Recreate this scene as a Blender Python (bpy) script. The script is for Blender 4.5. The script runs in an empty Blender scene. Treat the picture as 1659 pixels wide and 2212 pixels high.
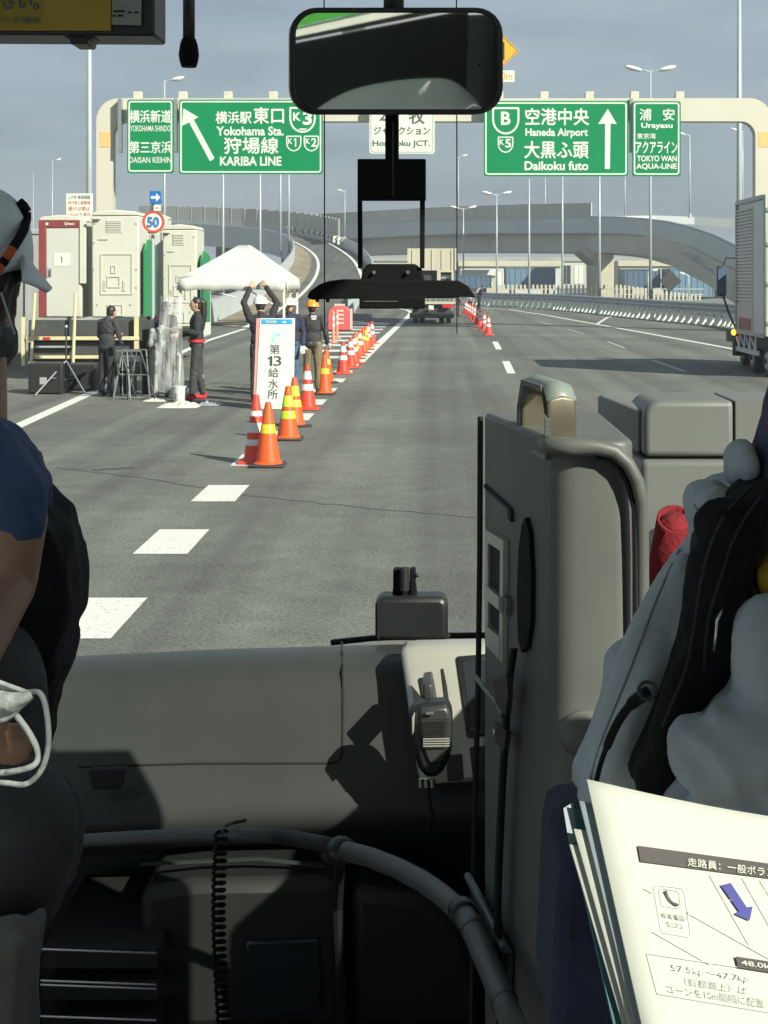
import bpy, bmesh, math, random
from mathutils import Vector, Matrix, noise
random.seed(7)
S = bpy.context.scene
COL = S.collection
R = math.radians
# ------------------------------------------------------------------ camera
F, UC, V0, H = 3200.0, 945.0, 600.0, 2.05        # focal length in 1659x2212 photo pixels, road vanishing point, eye height
cam = bpy.data.cameras.new('camera')
cam.sensor_fit = 'VERTICAL'; cam.sensor_height = 36.0; cam.sensor_width = 27.0
cam.lens = 36.0*F/2212.0
cam.shift_x = (829.5-UC)/2212.0
cam.shift_y = -(1106.0-V0)/2212.0
cam.clip_start = 0.05; cam.clip_end = 6000
cam.dof.use_dof = False
camo = bpy.data.objects.new('camera', cam); COL.objects.link(camo)
camo.location = (0, 0, H); camo.rotation_euler = (R(90), 0, 0)
S.camera = camo
# ------------------------------------------------------------------ light
SUN_DIR = Vector((0.60, -0.59, 0.53)).normalized()      # towards the sun: behind the camera, to the right
SUN_EL = math.asin(SUN_DIR.z); SUN_AZ = math.atan2(SUN_DIR.x, SUN_DIR.y)
sun = bpy.data.lights.new('sun', 'SUN'); sun.energy = 5.0; sun.angle = R(0.55); sun.color = (0.98, 0.96, 0.80)
suno = bpy.data.objects.new('sun', sun); COL.objects.link(suno)
suno.rotation_euler = SUN_DIR.to_track_quat('Z', 'Y').to_euler()
suno.location = (30, -30, 40)
W = bpy.data.worlds.new('World'); S.world = W; W.use_nodes = True
nt = W.node_tree; nt.nodes.clear()
def N(t, **k):
    n = nt.nodes.new(t)
    for a, b in k.items(): setattr(n, a, b)
    return n
sky = N('ShaderNodeTexSky', sky_type='NISHITA', sun_disc=False, sun_elevation=SUN_EL, sun_rotation=SUN_AZ, altitude=10, air_density=1.2, dust_density=2.0, ozone_density=2.0)
tc = N('ShaderNodeTexCoord')
mp = N('ShaderNodeMapping'); mp.inputs['Scale'].default_value = (1.6, 1.6, 9.0)
mp2 = N('ShaderNodeMapping'); mp2.inputs['Scale'].default_value = (5, 5, 26.0); mp2.inputs['Location'].default_value = (3, 1, 2)
n1 = N('ShaderNodeTexNoise'); n1.inputs['Scale'].default_value = 1.5; n1.inputs['Detail'].default_value = 6; n1.inputs['Roughness'].default_value = .55
n2 = N('ShaderNodeTexNoise'); n2.inputs['Scale'].default_value = 1.2; n2.inputs['Detail'].default_value = 5
L = nt.links.new
L(tc.outputs['Generated'], mp.inputs['Vector']); L(mp.outputs[0], n1.inputs['Vector'])
L(tc.outputs['Generated'], mp2.inputs['Vector']); L(mp2.outputs[0], n2.inputs['Vector'])
mixn = N('ShaderNodeMath', operation='MULTIPLY_ADD'); mixn.inputs[1].default_value = .42
half = N('ShaderNodeMath', operation='MULTIPLY'); half.inputs[1].default_value = .62
L(n1.outputs['Fac'], half.inputs[0]); L(n2.outputs['Fac'], mixn.inputs[0]); L(half.outputs[0], mixn.inputs[2])
cr = N('ShaderNodeValToRGB')
cr.color_ramp.elements[0].position = .38; cr.color_ramp.elements[0].color = (1.55, 1.98, 2.42, 1)
cr.color_ramp.elements[1].position = .70; cr.color_ramp.elements[1].color = (2.75, 3.25, 3.62, 1)
L(mixn.outputs[0], cr.inputs[0])
# the cloud sheet gets a little brighter with height
sep = N('ShaderNodeSeparateXYZ'); L(tc.outputs['Generated'], sep.inputs[0])
mr = N('ShaderNodeMapRange'); mr.inputs[1].default_value = 0.0; mr.inputs[2].default_value = .22; mr.inputs[3].default_value = .90; mr.inputs[4].default_value = 1.16
L(sep.outputs['Z'], mr.inputs[0])
mul = N('ShaderNodeMixRGB', blend_type='MULTIPLY'); mul.inputs[0].default_value = 1
L(cr.outputs[0], mul.inputs[1]); L(mr.outputs[0], mul.inputs[2])
mx = N('ShaderNodeMixRGB'); mx.inputs[0].default_value = .88
L(sky.outputs[0], mx.inputs[1]); L(mul.outputs[0], mx.inputs[2])
bg = N('ShaderNodeBackground'); bg.inputs['Strength'].default_value = .09
L(mx.outputs[0], bg.inputs['Color'])
out = N('ShaderNodeOutputWorld'); L(bg.outputs[0], out.inputs['Surface'])
VS = S.view_settings
S.display_settings.display_device = 'sRGB'
VS.view_transform = 'Standard'; VS.look = 'None'; VS.gamma = 1; VS.use_curve_mapping = False
VS.exposure = 0.72
S.render.engine = 'CYCLES'
S.cycles.max_bounces = 8; S.cycles.diffuse_bounces = 4; S.cycles.glossy_bounces = 4; S.cycles.transparent_max_bounces = 16
S.cycles.use_denoising = True
# ------------------------------------------------------------------ helpers
def P(u, v, Y):                      # photo pixel at a distance -> point in the place
    return Vector(((u-UC)*Y/F, Y, H-(v-V0)*Y/F))
def G(u, v, z=0.0):                  # photo pixel on the ground -> point
    Y = F*(H-z)/(v-V0)
    return Vector(((u-UC)*Y/F, Y, z))
def px(n, Y): return n*Y/F
class MB:
    def __init__(s): s.v = []; s.f = []
    def add(s, vs, fs):
        o = len(s.v); s.v += [Vector(a) for a in vs]; s.f += [tuple(i+o for i in f) for f in fs]; return s
    def box(s, x0, x1, y0, y1, z0, z1):
        return s.add([(x0,y0,z0),(x1,y0,z0),(x1,y1,z0),(x0,y1,z0),(x0,y0,z1),(x1,y0,z1),(x1,y1,z1),(x0,y1,z1)],
                     [(0,3,2,1),(4,5,6,7),(0,1,5,4),(1,2,6,5),(2,3,7,6),(3,0,4,7)])
    def obox(s, c, sx, sy, sz, rz=0, rx=0, ry=0):
        M = Matrix.Translation(c) @ Matrix.Rotation(rz,4,'Z') @ Matrix.Rotation(ry,4,'Y') @ Matrix.Rotation(rx,4,'X')
        b = MB().box(-sx/2,sx/2,-sy/2,sy/2,-sz/2,sz/2)
        return s.add([M @ a for a in b.v], b.f)
    def prism(s, poly, off):
        n = len(poly); off = Vector(off); a = [Vector(p) for p in poly]
        nrm = Vector((0,0,0))
        for i in range(n): nrm += (a[i]-a[0]).cross(a[(i+1)%n]-a[0])
        if nrm.dot(off) > 0: a = a[::-1]
        vs = a + [p+off for p in a]
        fs = [tuple(range(n)), tuple(range(2*n-1, n-1, -1))] + [(i, i+n, (i+1)%n+n, (i+1)%n) for i in range(n)]
        return s.add(vs, fs)
    def ring(s, outer, inner, off):
        n = len(outer); off = Vector(off)
        vs = [Vector(p) for p in outer] + [Vector(p) for p in inner]; vs = vs + [p+off for p in vs]
        fs = []
        for i in range(n):
            j = (i+1) % n
            fs += [(i,j,n+j,n+i), (2*n+i,3*n+i,3*n+j,2*n+j), (i,2*n+i,2*n+j,j), (n+i,n+j,3*n+j,3*n+i)]
        return s.add(vs, fs)
    def tube(s, pts, r, n=8, caps=True):
        pts = [Vector(p) for p in pts]; m = len(pts)
        rs = r if isinstance(r, (list, tuple)) else [r]*m
        up = None; o = len(s.v); vs = []; fs = []
        for i, p in enumerate(pts):
            t = (pts[min(i+1,m-1)] - pts[max(i-1,0)]).normalized()
            if up is None:
                up = Vector((0,0,1)) if abs(t.z) < .9 else Vector((1,0,0))
            x = up.cross(t).normalized(); up = t.cross(x).normalized()
            for k in range(n):
                a = 2*math.pi*k/n
                vs.append(p + (x*math.cos(a) + up*math.sin(a))*rs[i])
        for i in range(m-1):
            for k in range(n):
                k2 = (k+1) % n
                fs.append((i*n+k, i*n+k2, (i+1)*n+k2, (i+1)*n+k))
        if caps: fs += [tuple(range(n-1,-1,-1)), tuple((m-1)*n+k for k in range(n))]
        return s.add(vs, fs)
    def cyl(s, a, b, r0, r1=None, n=16): return s.tube([a, b], [r0, r0 if r1 is None else r1], n)
    def lathe(s, prof, c=(0,0,0), n=20):
        c = Vector(c); vs = []; m = len(prof)
        for r, z in prof:
            for k in range(n):
                a = 2*math.pi*k/n; vs.append(c + Vector((r*math.cos(a), r*math.sin(a), z)))
        fs = [(i*n+k, i*n+(k+1)%n, (i+1)*n+(k+1)%n, (i+1)*n+k) for i in range(m-1) for k in range(n)]
        fs += [tuple(range(n-1,-1,-1)), tuple((m-1)*n+k for k in range(n))]
        return s.add(vs, fs)
    def ell(s, c, rx, ry, rz, nu=14, nv=9, M=None):
        vs = []; c = Vector(c)
        for j in range(nv+1):
            th = math.pi*j/nv
            for k in range(nu):
                a = 2*math.pi*k/nu
                q = Vector((rx*math.sin(th)*math.cos(a), ry*math.sin(th)*math.sin(a), rz*math.cos(th)))
                vs.append(c + (M @ q if M else q))
        fs = [(j*nu+k, (j+1)*nu+k, (j+1)*nu+(k+1)%nu, j*nu+(k+1)%nu) for j in range(nv) for k in range(nu)]
        return s.add(vs, fs)
    def grid(s, rows):
        n = len(rows[0]); vs = [p for r in rows for p in r]
        return s.add(vs, [(i*n+j, i*n+j+1, (i+1)*n+j+1, (i+1)*n+j) for i in range(len(rows)-1) for j in range(n-1)])
    def strip_wall(s, pts, z0, z1, t):          # a wall of thickness t along a polyline; z0, z1 numbers or lists
        m = len(pts)
        Z0 = z0 if isinstance(z0, list) else [z0]*m; Z1 = z1 if isinstance(z1, list) else [z1]*m
        vs = []; fs = []
        for i in range(m):
            a = Vector(pts[max(i-1,0)]); b = Vector(pts[min(i+1,m-1)]); d = (b-a); d.z = 0; d.normalize()
            nn = Vector((-d.y, d.x, 0))*t/2; p = Vector(pts[i])
            for q, z in ((p-nn, Z0[i]), (p+nn, Z0[i]), (p+nn, Z1[i]), (p-nn, Z1[i])): vs.append((q.x, q.y, z))
        for i in range(m-1):
            for k in range(4): fs.append((i*4+k, i*4+(k+1)%4, (i+1)*4+(k+1)%4, (i+1)*4+k))
        fs += [(3,2,1,0), tuple((m-1)*4+k for k in range(4))]
        return s.add(vs, fs)
    def build(s, name, m, parent=None, bevel=0, smooth=False, seg=2, subd=0, weld=False, angle=35):
        me = bpy.data.meshes.new(name); me.from_pydata([tuple(a) for a in s.v], [], s.f); me.update()
        if weld or subd or smooth:
            bm = bmesh.new(); bm.from_mesh(me); bmesh.ops.remove_doubles(bm, verts=bm.verts, dist=1e-5)
            bmesh.ops.recalc_face_normals(bm, faces=bm.faces); bm.to_mesh(me); bm.free()
        if smooth: me.shade_smooth() if smooth is True else me.set_sharp_from_angle(angle=R(angle))
        if smooth and smooth is not True:
            me.shade_smooth(); me.set_sharp_from_angle(angle=R(angle))
        o = bpy.data.objects.new(name, me); COL.objects.link(o)
        if m: me.materials.append(m)
        attach(o, parent)
        if bevel:
            b = o.modifiers.new('bevel', 'BEVEL'); b.width = bevel; b.segments = seg; b.limit_method = 'ANGLE'; b.angle_limit = R(40); b.harden_normals = False
            me.shade_smooth(); me.set_sharp_from_angle(angle=R(60)) if not smooth else None
        if subd:
            q = o.modifiers.new('subd', 'SUBSURF'); q.levels = subd; q.render_levels = subd
        return o
ORIG = {}
def attach(o, parent):
    if parent is None: return
    o.parent = parent
    if parent.name in ORIG: o.matrix_parent_inverse = ORIG[parent.name].inverted()
def tag(o, label=None, cat=None, group=None, kind=None):
    if label: o['label'] = label
    if cat: o['category'] = cat
    if group: o['group'] = group
    if kind: o['kind'] = kind
    return o
def thing(name, label, cat, loc=(0,0,0), group=None):
    o = bpy.data.objects.new(name, None); COL.objects.link(o); o.location = loc; o.empty_display_size = .2
    ORIG[o.name] = Matrix.Translation(loc)
    return tag(o, label, cat, group)
def dup(root, loc, label=None, rz=0, sc=1.0, group=None):
    def rec(o, par):
        c = o.copy(); COL.objects.link(c)
        if par: c.parent = par; c.matrix_parent_inverse = o.matrix_parent_inverse.copy()
        for ch in list(o.children): rec(ch, c)
        return c
    c = rec(root, None); c.location = loc; c.rotation_euler = (0,0,rz); c.scale = (sc,sc,sc)
    if label: c['label'] = label
    if group: c['group'] = group
    return c
# ------------------------------------------------------------------ materials
def mat(name, col, rough=.6, metal=0.0, var=.10, scale=6.0, bump=0.0, bscale=80.0, spec=.5, trans=0, coat=0, dirt=0, dcol=(.12,.11,.09), emit=None):
    m = bpy.data.materials.new(name); m.use_nodes = True; t = m.node_tree; b = t.nodes['Principled BSDF']
    b.inputs['Roughness'].default_value = rough; b.inputs['Metallic'].default_value = metal
    b.inputs['Specular IOR Level'].default_value = spec; b.inputs['Coat Weight'].default_value = coat
    if trans: b.inputs['Transmission Weight'].default_value = trans
    c = t.nodes.new('ShaderNodeTexCoord')
    n = t.nodes.new('ShaderNodeTexNoise'); n.inputs['Scale'].default_value = scale; n.inputs['Detail'].default_value = 5
    t.links.new(c.outputs['Object'], n.inputs['Vector'])
    r = t.nodes.new('ShaderNodeValToRGB'); r.color_ramp.elements[0].position = .3; r.color_ramp.elements[1].position = .7
    lo = [max(0,x*(1-var)) for x in col]; hi = [x*(1+var) for x in col]
    r.color_ramp.elements[0].color = (*lo,1); r.color_ramp.elements[1].color = (*hi,1)
    t.links.new(n.outputs['Fac'], r.inputs[0]); src = r.outputs[0]
    if dirt:
        n2 = t.nodes.new('ShaderNodeTexNoise'); n2.inputs['Scale'].default_value = scale*.45; n2.inputs['Detail'].default_value = 8; n2.inputs['Roughness'].default_value = .7
        t.links.new(c.outputs['Object'], n2.inputs['Vector'])
        r2 = t.nodes.new('ShaderNodeValToRGB'); r2.color_ramp.elements[0].position = .48; r2.color_ramp.elements[1].position = .78
        r2.color_ramp.elements[1].color = (dirt,dirt,dirt,1)
        t.links.new(n2.outputs['Fac'], r2.inputs[0])
        mxx = t.nodes.new('ShaderNodeMixRGB'); t.links.new(r2.outputs[0], mxx.inputs[0]); t.links.new(src, mxx.inputs[1]); mxx.inputs[2].default_value = (*dcol,1)
        src = mxx.outputs[0]
    t.links.new(src, b.inputs['Base Color'])
    if bump:
        n3 = t.nodes.new('ShaderNodeTexNoise'); n3.inputs['Scale'].default_value = bscale; n3.inputs['Detail'].default_value = 4
        t.links.new(c.outputs['Object'], n3.inputs['Vector'])
        bp = t.nodes.new('ShaderNodeBump'); bp.inputs['Strength'].default_value = bump; bp.inputs['Distance'].default_value = .01
        t.links.new(n3.outputs['Fac'], bp.inputs['Height']); t.links.new(bp.outputs[0], b.inputs['Normal'])
    if emit:
        b.inputs['Emission Color'].default_value = (*emit[0],1); b.inputs['Emission Strength'].default_value = emit[1]
    return m
def clear_mat(name):
    m = bpy.data.materials.new(name); m.use_nodes = True; t = m.node_tree; t.nodes.clear()
    a = t.nodes.new('ShaderNodeBsdfTransparent'); o = t.nodes.new('ShaderNodeOutputMaterial'); t.links.new(a.outputs[0], o.inputs[0]); return m
def film_mat(name, col, amount, rough=.25):
    m = bpy.data.materials.new(name); m.use_nodes = True; t = m.node_tree; b = t.nodes['Principled BSDF']; o = t.nodes['Material Output']
    b.inputs['Base Color'].default_value = (*col,1); b.inputs['Roughness'].default_value = rough
    a = t.nodes.new('ShaderNodeBsdfTransparent'); x = t.nodes.new('ShaderNodeMixShader')
    c = t.nodes.new('ShaderNodeTexCoord'); n = t.nodes.new('ShaderNodeTexNoise'); n.inputs['Scale'].default_value = 5; n.inputs['Detail'].default_value = 6
    mpn = t.nodes.new('ShaderNodeMapping'); mpn.inputs['Scale'].default_value = (3,3,.6)
    t.links.new(c.outputs['Object'], mpn.inputs[0]); t.links.new(mpn.outputs[0], n.inputs['Vector'])
    q = t.nodes.new('ShaderNodeMapRange'); q.inputs[1].default_value=.3; q.inputs[2].default_value=.7; q.inputs[3].default_value=amount*.4; q.inputs[4].default_value=min(1,amount*1.6)
    t.links.new(n.outputs['Fac'], q.inputs[0]); t.links.new(q.outputs[0], x.inputs[0]); t.links.new(a.outputs[0], x.inputs[1]); t.links.new(b.outputs[0], x.inputs[2]); t.links.new(x.outputs[0], o.inputs[0])
    return m
def asphalt_mat(name, base, patch):
    m = bpy.data.materials.new(name); m.use_nodes = True; t = m.node_tree; b = t.nodes['Principled BSDF']
    b.inputs['Roughness'].default_value = .88; b.inputs['Specular IOR Level'].default_value = .3
    c = t.nodes.new('ShaderNodeTexCoord')
    def noi(s, d, mpv=None, rg=.6):
        n = t.nodes.new('ShaderNodeTexNoise'); n.inputs['Scale'].default_value = s; n.inputs['Detail'].default_value = d; n.inputs['Roughness'].default_value = rg
        if mpv:
            q = t.nodes.new('ShaderNodeMapping'); q.inputs['Scale'].default_value = mpv; t.links.new(c.outputs['Object'], q.inputs[0]); t.links.new(q.outputs[0], n.inputs['Vector'])
        else: t.links.new(c.outputs['Object'], n.inputs['Vector'])
        return n
    def ramp(src, p0, c0, p1, c1):
        r = t.nodes.new('ShaderNodeValToRGB'); r.color_ramp.elements[0].position = p0; r.color_ramp.elements[1].position = p1
        r.color_ramp.elements[0].color = (*c0,1); r.color_ramp.elements[1].color = (*c1,1); t.links.new(src, r.inputs[0]); return r
    def mixr(kind, f, a, bb):
        x = t.nodes.new('ShaderNodeMixRGB'); x.blend_type = kind; x.inputs[0].default_value = f; t.links.new(a, x.inputs[1]); t.links.new(bb, x.inputs[2]); return x
    big = noi(.22, 6); fine = noi(38, 3, None, .75); mid = noi(3.0, 6); tracks = noi(1.0, 3, (1.05, .014, 1)); agg = noi(110, 2)
    r0 = ramp(big.outputs['Fac'], .35, [x*.80 for x in base], .68, [x*1.15 for x in base])
    r1 = ramp(fine.outputs['Fac'], .32, (.55,.55,.55), .68, (1.42,1.42,1.40))
    r2 = ramp(tracks.outputs['Fac'], .40, (.74,.74,.75), .62, (1.12,1.12,1.10))
    r3 = ramp(mid.outputs['Fac'], .33, (.85,.85,.85), .66, (1.09,1.09,1.08))
    r4 = ramp(agg.outputs['Fac'], .35, (.78,.78,.78), .66, (1.25,1.25,1.22))
    x = mixr('MULTIPLY', 1, r0.outputs[0], r1.outputs[0]); x = mixr('MULTIPLY', 1, x.outputs[0], r2.outputs[0]); x = mixr('MULTIPLY', 1, x.outputs[0], r3.outputs[0]); x = mixr('MULTIPLY', 1, x.outputs[0], r4.outputs[0])
    t.links.new(x.outputs[0], b.inputs['Base Color'])
    bp = t.nodes.new('ShaderNodeBump'); bp.inputs['Strength'].default_value = .5; bp.inputs['Distance'].default_value = .006
    t.links.new(agg.outputs['Fac'], bp.inputs['Height']); t.links.new(bp.outputs[0], b.inputs['Normal'])
    return m
def paint_mat(name, col, wear=.30):                # worn road paint
    m = bpy.data.materials.new(name); m.use_nodes = True; t = m.node_tree; b = t.nodes['Principled BSDF']; b.inputs['Roughness'].default_value = .7
    c = t.nodes.new('ShaderNodeTexCoord'); n = t.nodes.new('ShaderNodeTexNoise'); n.inputs['Scale'].default_value = 26; n.inputs['Detail'].default_value = 6; n.inputs['Roughness'].default_value = .75
    n2 = t.nodes.new('ShaderNodeTexNoise'); n2.inputs['Scale'].default_value = 4; n2.inputs['Detail'].default_value = 4
    t.links.new(c.outputs['Object'], n.inputs['Vector']); t.links.new(c.outputs['Object'], n2.inputs['Vector'])
    r = t.nodes.new('ShaderNodeValToRGB'); r.color_ramp.elements[0].position = wear; r.color_ramp.elements[0].color = (col[0]*.30,col[1]*.30,col[2]*.28,1)
    r.color_ramp.elements[1].position = wear+.11; r.color_ramp.elements[1].color = (*col,1); t.links.new(n.outputs['Fac'], r.inputs[0])
    r2 = t.nodes.new('ShaderNodeValToRGB'); r2.color_ramp.elements[0].color = (.85,.85,.82,1); r2.color_ramp.elements[1].color = (1.05,1.05,1.04,1); t.links.new(n2.outputs['Fac'], r2.inputs[0])
    x = t.nodes.new('ShaderNodeMixRGB'); x.blend_type = 'MULTIPLY'; x.inputs[0].default_value = 1; t.links.new(r.outputs[0], x.inputs[1]); t.links.new(r2.outputs[0], x.inputs[2]); t.links.new(x.outputs[0], b.inputs['Base Color'])
    return m
# ------------------------------------------------------------------ lettering (built-in font, baked onto any quad)
_TC = {}
def glyphs(body, bold=0.0, spacing=1.0):
    if body == '1':                  # plain sans figure one
        return ([(.42,0),(.86,0),(.86,1),(.50,1),(.42,.93),(.05,.80),(.05,.64),(.42,.74)], [(0,1,2,3,4,7),(4,5,6,7)])
    k = (body, bold, spacing)
    if k not in _TC:
        c = bpy.data.curves.new('tmp', 'FONT'); c.body = body; c.offset = bold; c.space_character = spacing; c.resolution_u = 3; c.fill_mode = 'FRONT'
        o = bpy.data.objects.new('tmp', c); COL.objects.link(o)
        dg = bpy.context.evaluated_depsgraph_get(); dg.update()
        me = bpy.data.meshes.new_from_object(o.evaluated_get(dg))
        vs = [v.co.copy() for v in me.vertices]; fs = [tuple(p.vertices) for p in me.polygons]
        bpy.data.objects.remove(o); bpy.data.curves.remove(c); bpy.data.meshes.remove(me)
        x0 = min(v.x for v in vs); x1 = max(v.x for v in vs); y0 = min(v.y for v in vs); y1 = max(v.y for v in vs)
        _TC[k] = ([((v.x-x0)/max(1e-6,x1-x0), (v.y-y0)/max(1e-6,y1-y0)) for v in vs], fs)
    return _TC[k]
def letter_quad(mb, body, q, bold=.012, lift=.004, spacing=1.0):   # q: TL, TR, BR, BL world points
    cjk = any(ord(c) > 0x2E80 for c in body); vs, fs = glyphs(body, 0 if cjk else bold, spacing); tl, tr, br, bl = [Vector(a) for a in q]
    nrm = (tr-tl).cross(bl-tl).normalized()*-1
    if nrm.dot(Vector((0,0,H))-tl) < 0: nrm = -nrm
    o = [(bl*(1-x)+br*x)*(1-y) + (tl*(1-x)+tr*x)*y + nrm*lift for x, y in vs]
    flip = (tr-tl).cross(tl-bl).dot(nrm) < 0
    ff = [f[::-1] for f in fs] if flip else fs
    if cjk and bold > .005:          # heavier strokes: shifted layers, each a little proud of the last
        ex = (tr-tl).normalized(); ey = (tl-bl).normalized(); e = (tl-bl).length*bold*1.1
        for k_, (dx, dy) in enumerate(((1,0),(-1,0),(0,1),(0,-1))): mb.add([p+ex*e*dx+ey*e*dy+nrm*lift*.12*(k_+1) for p in o], ff)
    return mb.add(o, ff)
def letter_px(mb, body, u0, v0, u1, v1, Y, bold=.012, lift=.004, spacing=1.0):
    return letter_quad(mb, body, [P(u0,v0,Y), P(u1,v0,Y), P(u1,v1,Y), P(u0,v1,Y)], bold, lift, spacing)
# ------------------------------------------------------------------ organic bodies: overlapping solids fused into one surface
def organic(name, prims, voxel, m, parent=None, M=None, smooth=6, folds=None):
    b = MB()
    for p in prims:
        if p[0] == 'e':
            b.ell(p[1], *p[2], 16, 10, p[3] if len(p) > 3 else None)
        elif p[0] == 'c':
            a, r0, c, r1 = Vector(p[1]), p[2], Vector(p[3]), p[4]
            b.tube([a, c], [r0, r1], 12); b.ell(a, r0, r0, r0, 12, 8); b.ell(c, r1, r1, r1, 12, 8)
        elif p[0] == 'm': b.add(p[1], p[2])
    if M: b.v = [M @ a for a in b.v]
    o = b.build(name, m, None, weld=False)
    bm = bmesh.new(); bm.from_mesh(o.data); bmesh.ops.remove_doubles(bm, verts=bm.verts, dist=1e-6); bmesh.ops.recalc_face_normals(bm, faces=bm.faces); bm.to_mesh(o.data); bm.free()
    rm = o.modifiers.new('r', 'REMESH'); rm.mode = 'VOXEL'; rm.voxel_size = voxel; rm.use_smooth_shade = True
    if smooth:
        sm = o.modifiers.new('s', 'SMOOTH'); sm.factor = .5; sm.iterations = smooth
    dg = bpy.context.evaluated_depsgraph_get(); dg.update()
    me = bpy.data.meshes.new_from_object(o.evaluated_get(dg)); me.name = name
    if folds:                        # creases: ridged noise pushed along the surface
        amp, sc, st = folds[:3]; ax = Vector(folds[3]).normalized() if len(folds) > 3 else None; me.update(); st = Vector(st); off = Vector((len(me.vertices)*.013 % 7, 3.1, 1.7)); nr = [v.normal.copy() for v in me.vertices]
        for v, n_ in zip(me.vertices, nr):
            q_ = v.co - ax*(v.co.dot(ax)*.72) if ax else v.co; p = Vector((q_.x*st.x, q_.y*st.y, q_.z*st.z))*sc + off
            w = Vector((noise.noise(p*.6), noise.noise(p*.6+Vector((9,2,4))), noise.noise(p*.6+Vector((3,7,1)))))
            r = 1-abs(noise.noise(p+w*1.2))*2.2; r2 = 1-abs(noise.noise(p*2.1+w+Vector((5,5,5))))*2.2
            v.co += n_*amp*(max(-.6,r)*.75 + max(-.5,r2)*.30 - .35)
        me.update()
    old = o.data; o.modifiers.clear(); o.data = me; bpy.data.meshes.remove(old)
    me.shade_smooth()
    if not me.materials: me.materials.append(m)
    attach(o, parent)
    return o
# ================================================================== materials used outside
M = {}
M['asphalt'] = asphalt_mat('asphalt', (.134,.140,.130), 1)
M['asphalt2'] = asphalt_mat('asphalt_ramp', (.118,.118,.113), 1)
M['paint'] = paint_mat('road_paint', (.66,.66,.61))
M['paint2'] = paint_mat('thin_worn_paint', (.40,.41,.38), .42)
M['paint'] = paint_mat('road_paint', (.64,.65,.61), .335)
M['joint'] = mat('joint_tar', (.055,.057,.056), .8, bump=.3)
M['soil'] = mat('verge_soil', (.20,.165,.11), .95, var=.35, scale=.6, bump=.5, bscale=6)
M['ground'] = mat('ground_far', (.16,.16,.14), .95, var=.2, scale=.05)
M['concrete'] = mat('concrete', (.29,.29,.28), .85, var=.10, scale=.5, bump=.15, bscale=5, dirt=.5)
M['fascia'] = mat('grey_painted_steel', (.42,.46,.47), .6, var=.05, scale=.2, dirt=.25, dcol=(.30,.32,.32))
M['girder'] = mat('beige_girder', (.42,.42,.37), .7, var=.12, scale=.15, dirt=.4, dcol=(.2,.2,.17))
M['tan'] = mat('tan_panel', (.40,.41,.37), .7, var=.05, scale=.15, dirt=.25, dcol=(.24,.23,.2))
M['tanpost'] = mat('panel_post', (.30,.30,.27), .6)
M['galv'] = mat('galvanised', (.38,.41,.43), .45, .35, var=.08, scale=3, dirt=.2)
M['gantry'] = mat('cream_gantry_paint', (.49,.475,.40), .5, var=.03, scale=.6, dirt=.18, dcol=(.45,.40,.30))
M['sticker'] = mat('orange_notice', (.62,.40,.16), .6, var=.3, scale=20)
M['green'] = mat('green_sign_face', (.002,.185,.066), .55, var=.04, scale=1.2, spec=.12)
M['white'] = mat('white_sign_face', (.58,.61,.54), .45, var=.03, scale=2)
M['lwhite'] = mat('reflective_white', (.56,.62,.55), .45, var=.05, scale=2)
M['signback'] = mat('sign_edge_metal', (.30,.33,.33), .4, .6)
M['black'] = mat('black_print', (.02,.02,.022), .5)
M['dgrey'] = mat('dark_green_print', (.05,.09,.07), .5)
M['redp'] = mat('red_print', (.48,.06,.04), .5)
M['blue'] = mat('blue_sign_face', (.012,.13,.42), .45)
M['bluep'] = mat('blue_print', (.05,.16,.40), .5)
M['amber'] = mat('amber_sign_face', (.70,.34,.015), .45)
M['pole'] = mat('pale_pole_paint', (.36,.41,.43), .45, .2, var=.05, scale=2)
M['lamp'] = mat('lamp_head', (.62,.66,.66), .35)
M['bluec'] = mat('blue_container', (.10,.175,.255), .55, var=.08, scale=.5, dirt=.3, dcol=(.16,.15,.13))
M['bluec2'] = mat('dark_blue_container', (.055,.10,.165), .55, var=.08, scale=.5, dirt=.3, dcol=(.1,.1,.1))
M['cream'] = mat('cream_metal', (.43,.41,.32), .55, var=.05, scale=1.0, dirt=.2)
M['alu'] = mat('aluminium_side', (.42,.43,.42), .38, .55, var=.06, scale=2, dirt=.25)
M['alu2'] = mat('brushed_aluminium', (.50,.53,.55), .45, .35, var=.05, scale=1)
M['rubber'] = mat('tyre_rubber', (.022,.022,.023), .85, bump=.2)
M['chassis'] = mat('chassis_black', (.03,.031,.033), .6, var=.2)
M['glassd'] = mat('dark_glass', (.02,.025,.03), .1)
M['redl'] = mat('tail_lamp_red', (.5,.02,.015), .3)
M['oranl'] = mat('marker_lamp', (.9,.30,.02), .3, emit=((1,.35,.03),2.0))
M['dirt_red'] = mat('reddish_primer', (.33,.16,.13), .7, var=.3)
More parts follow.
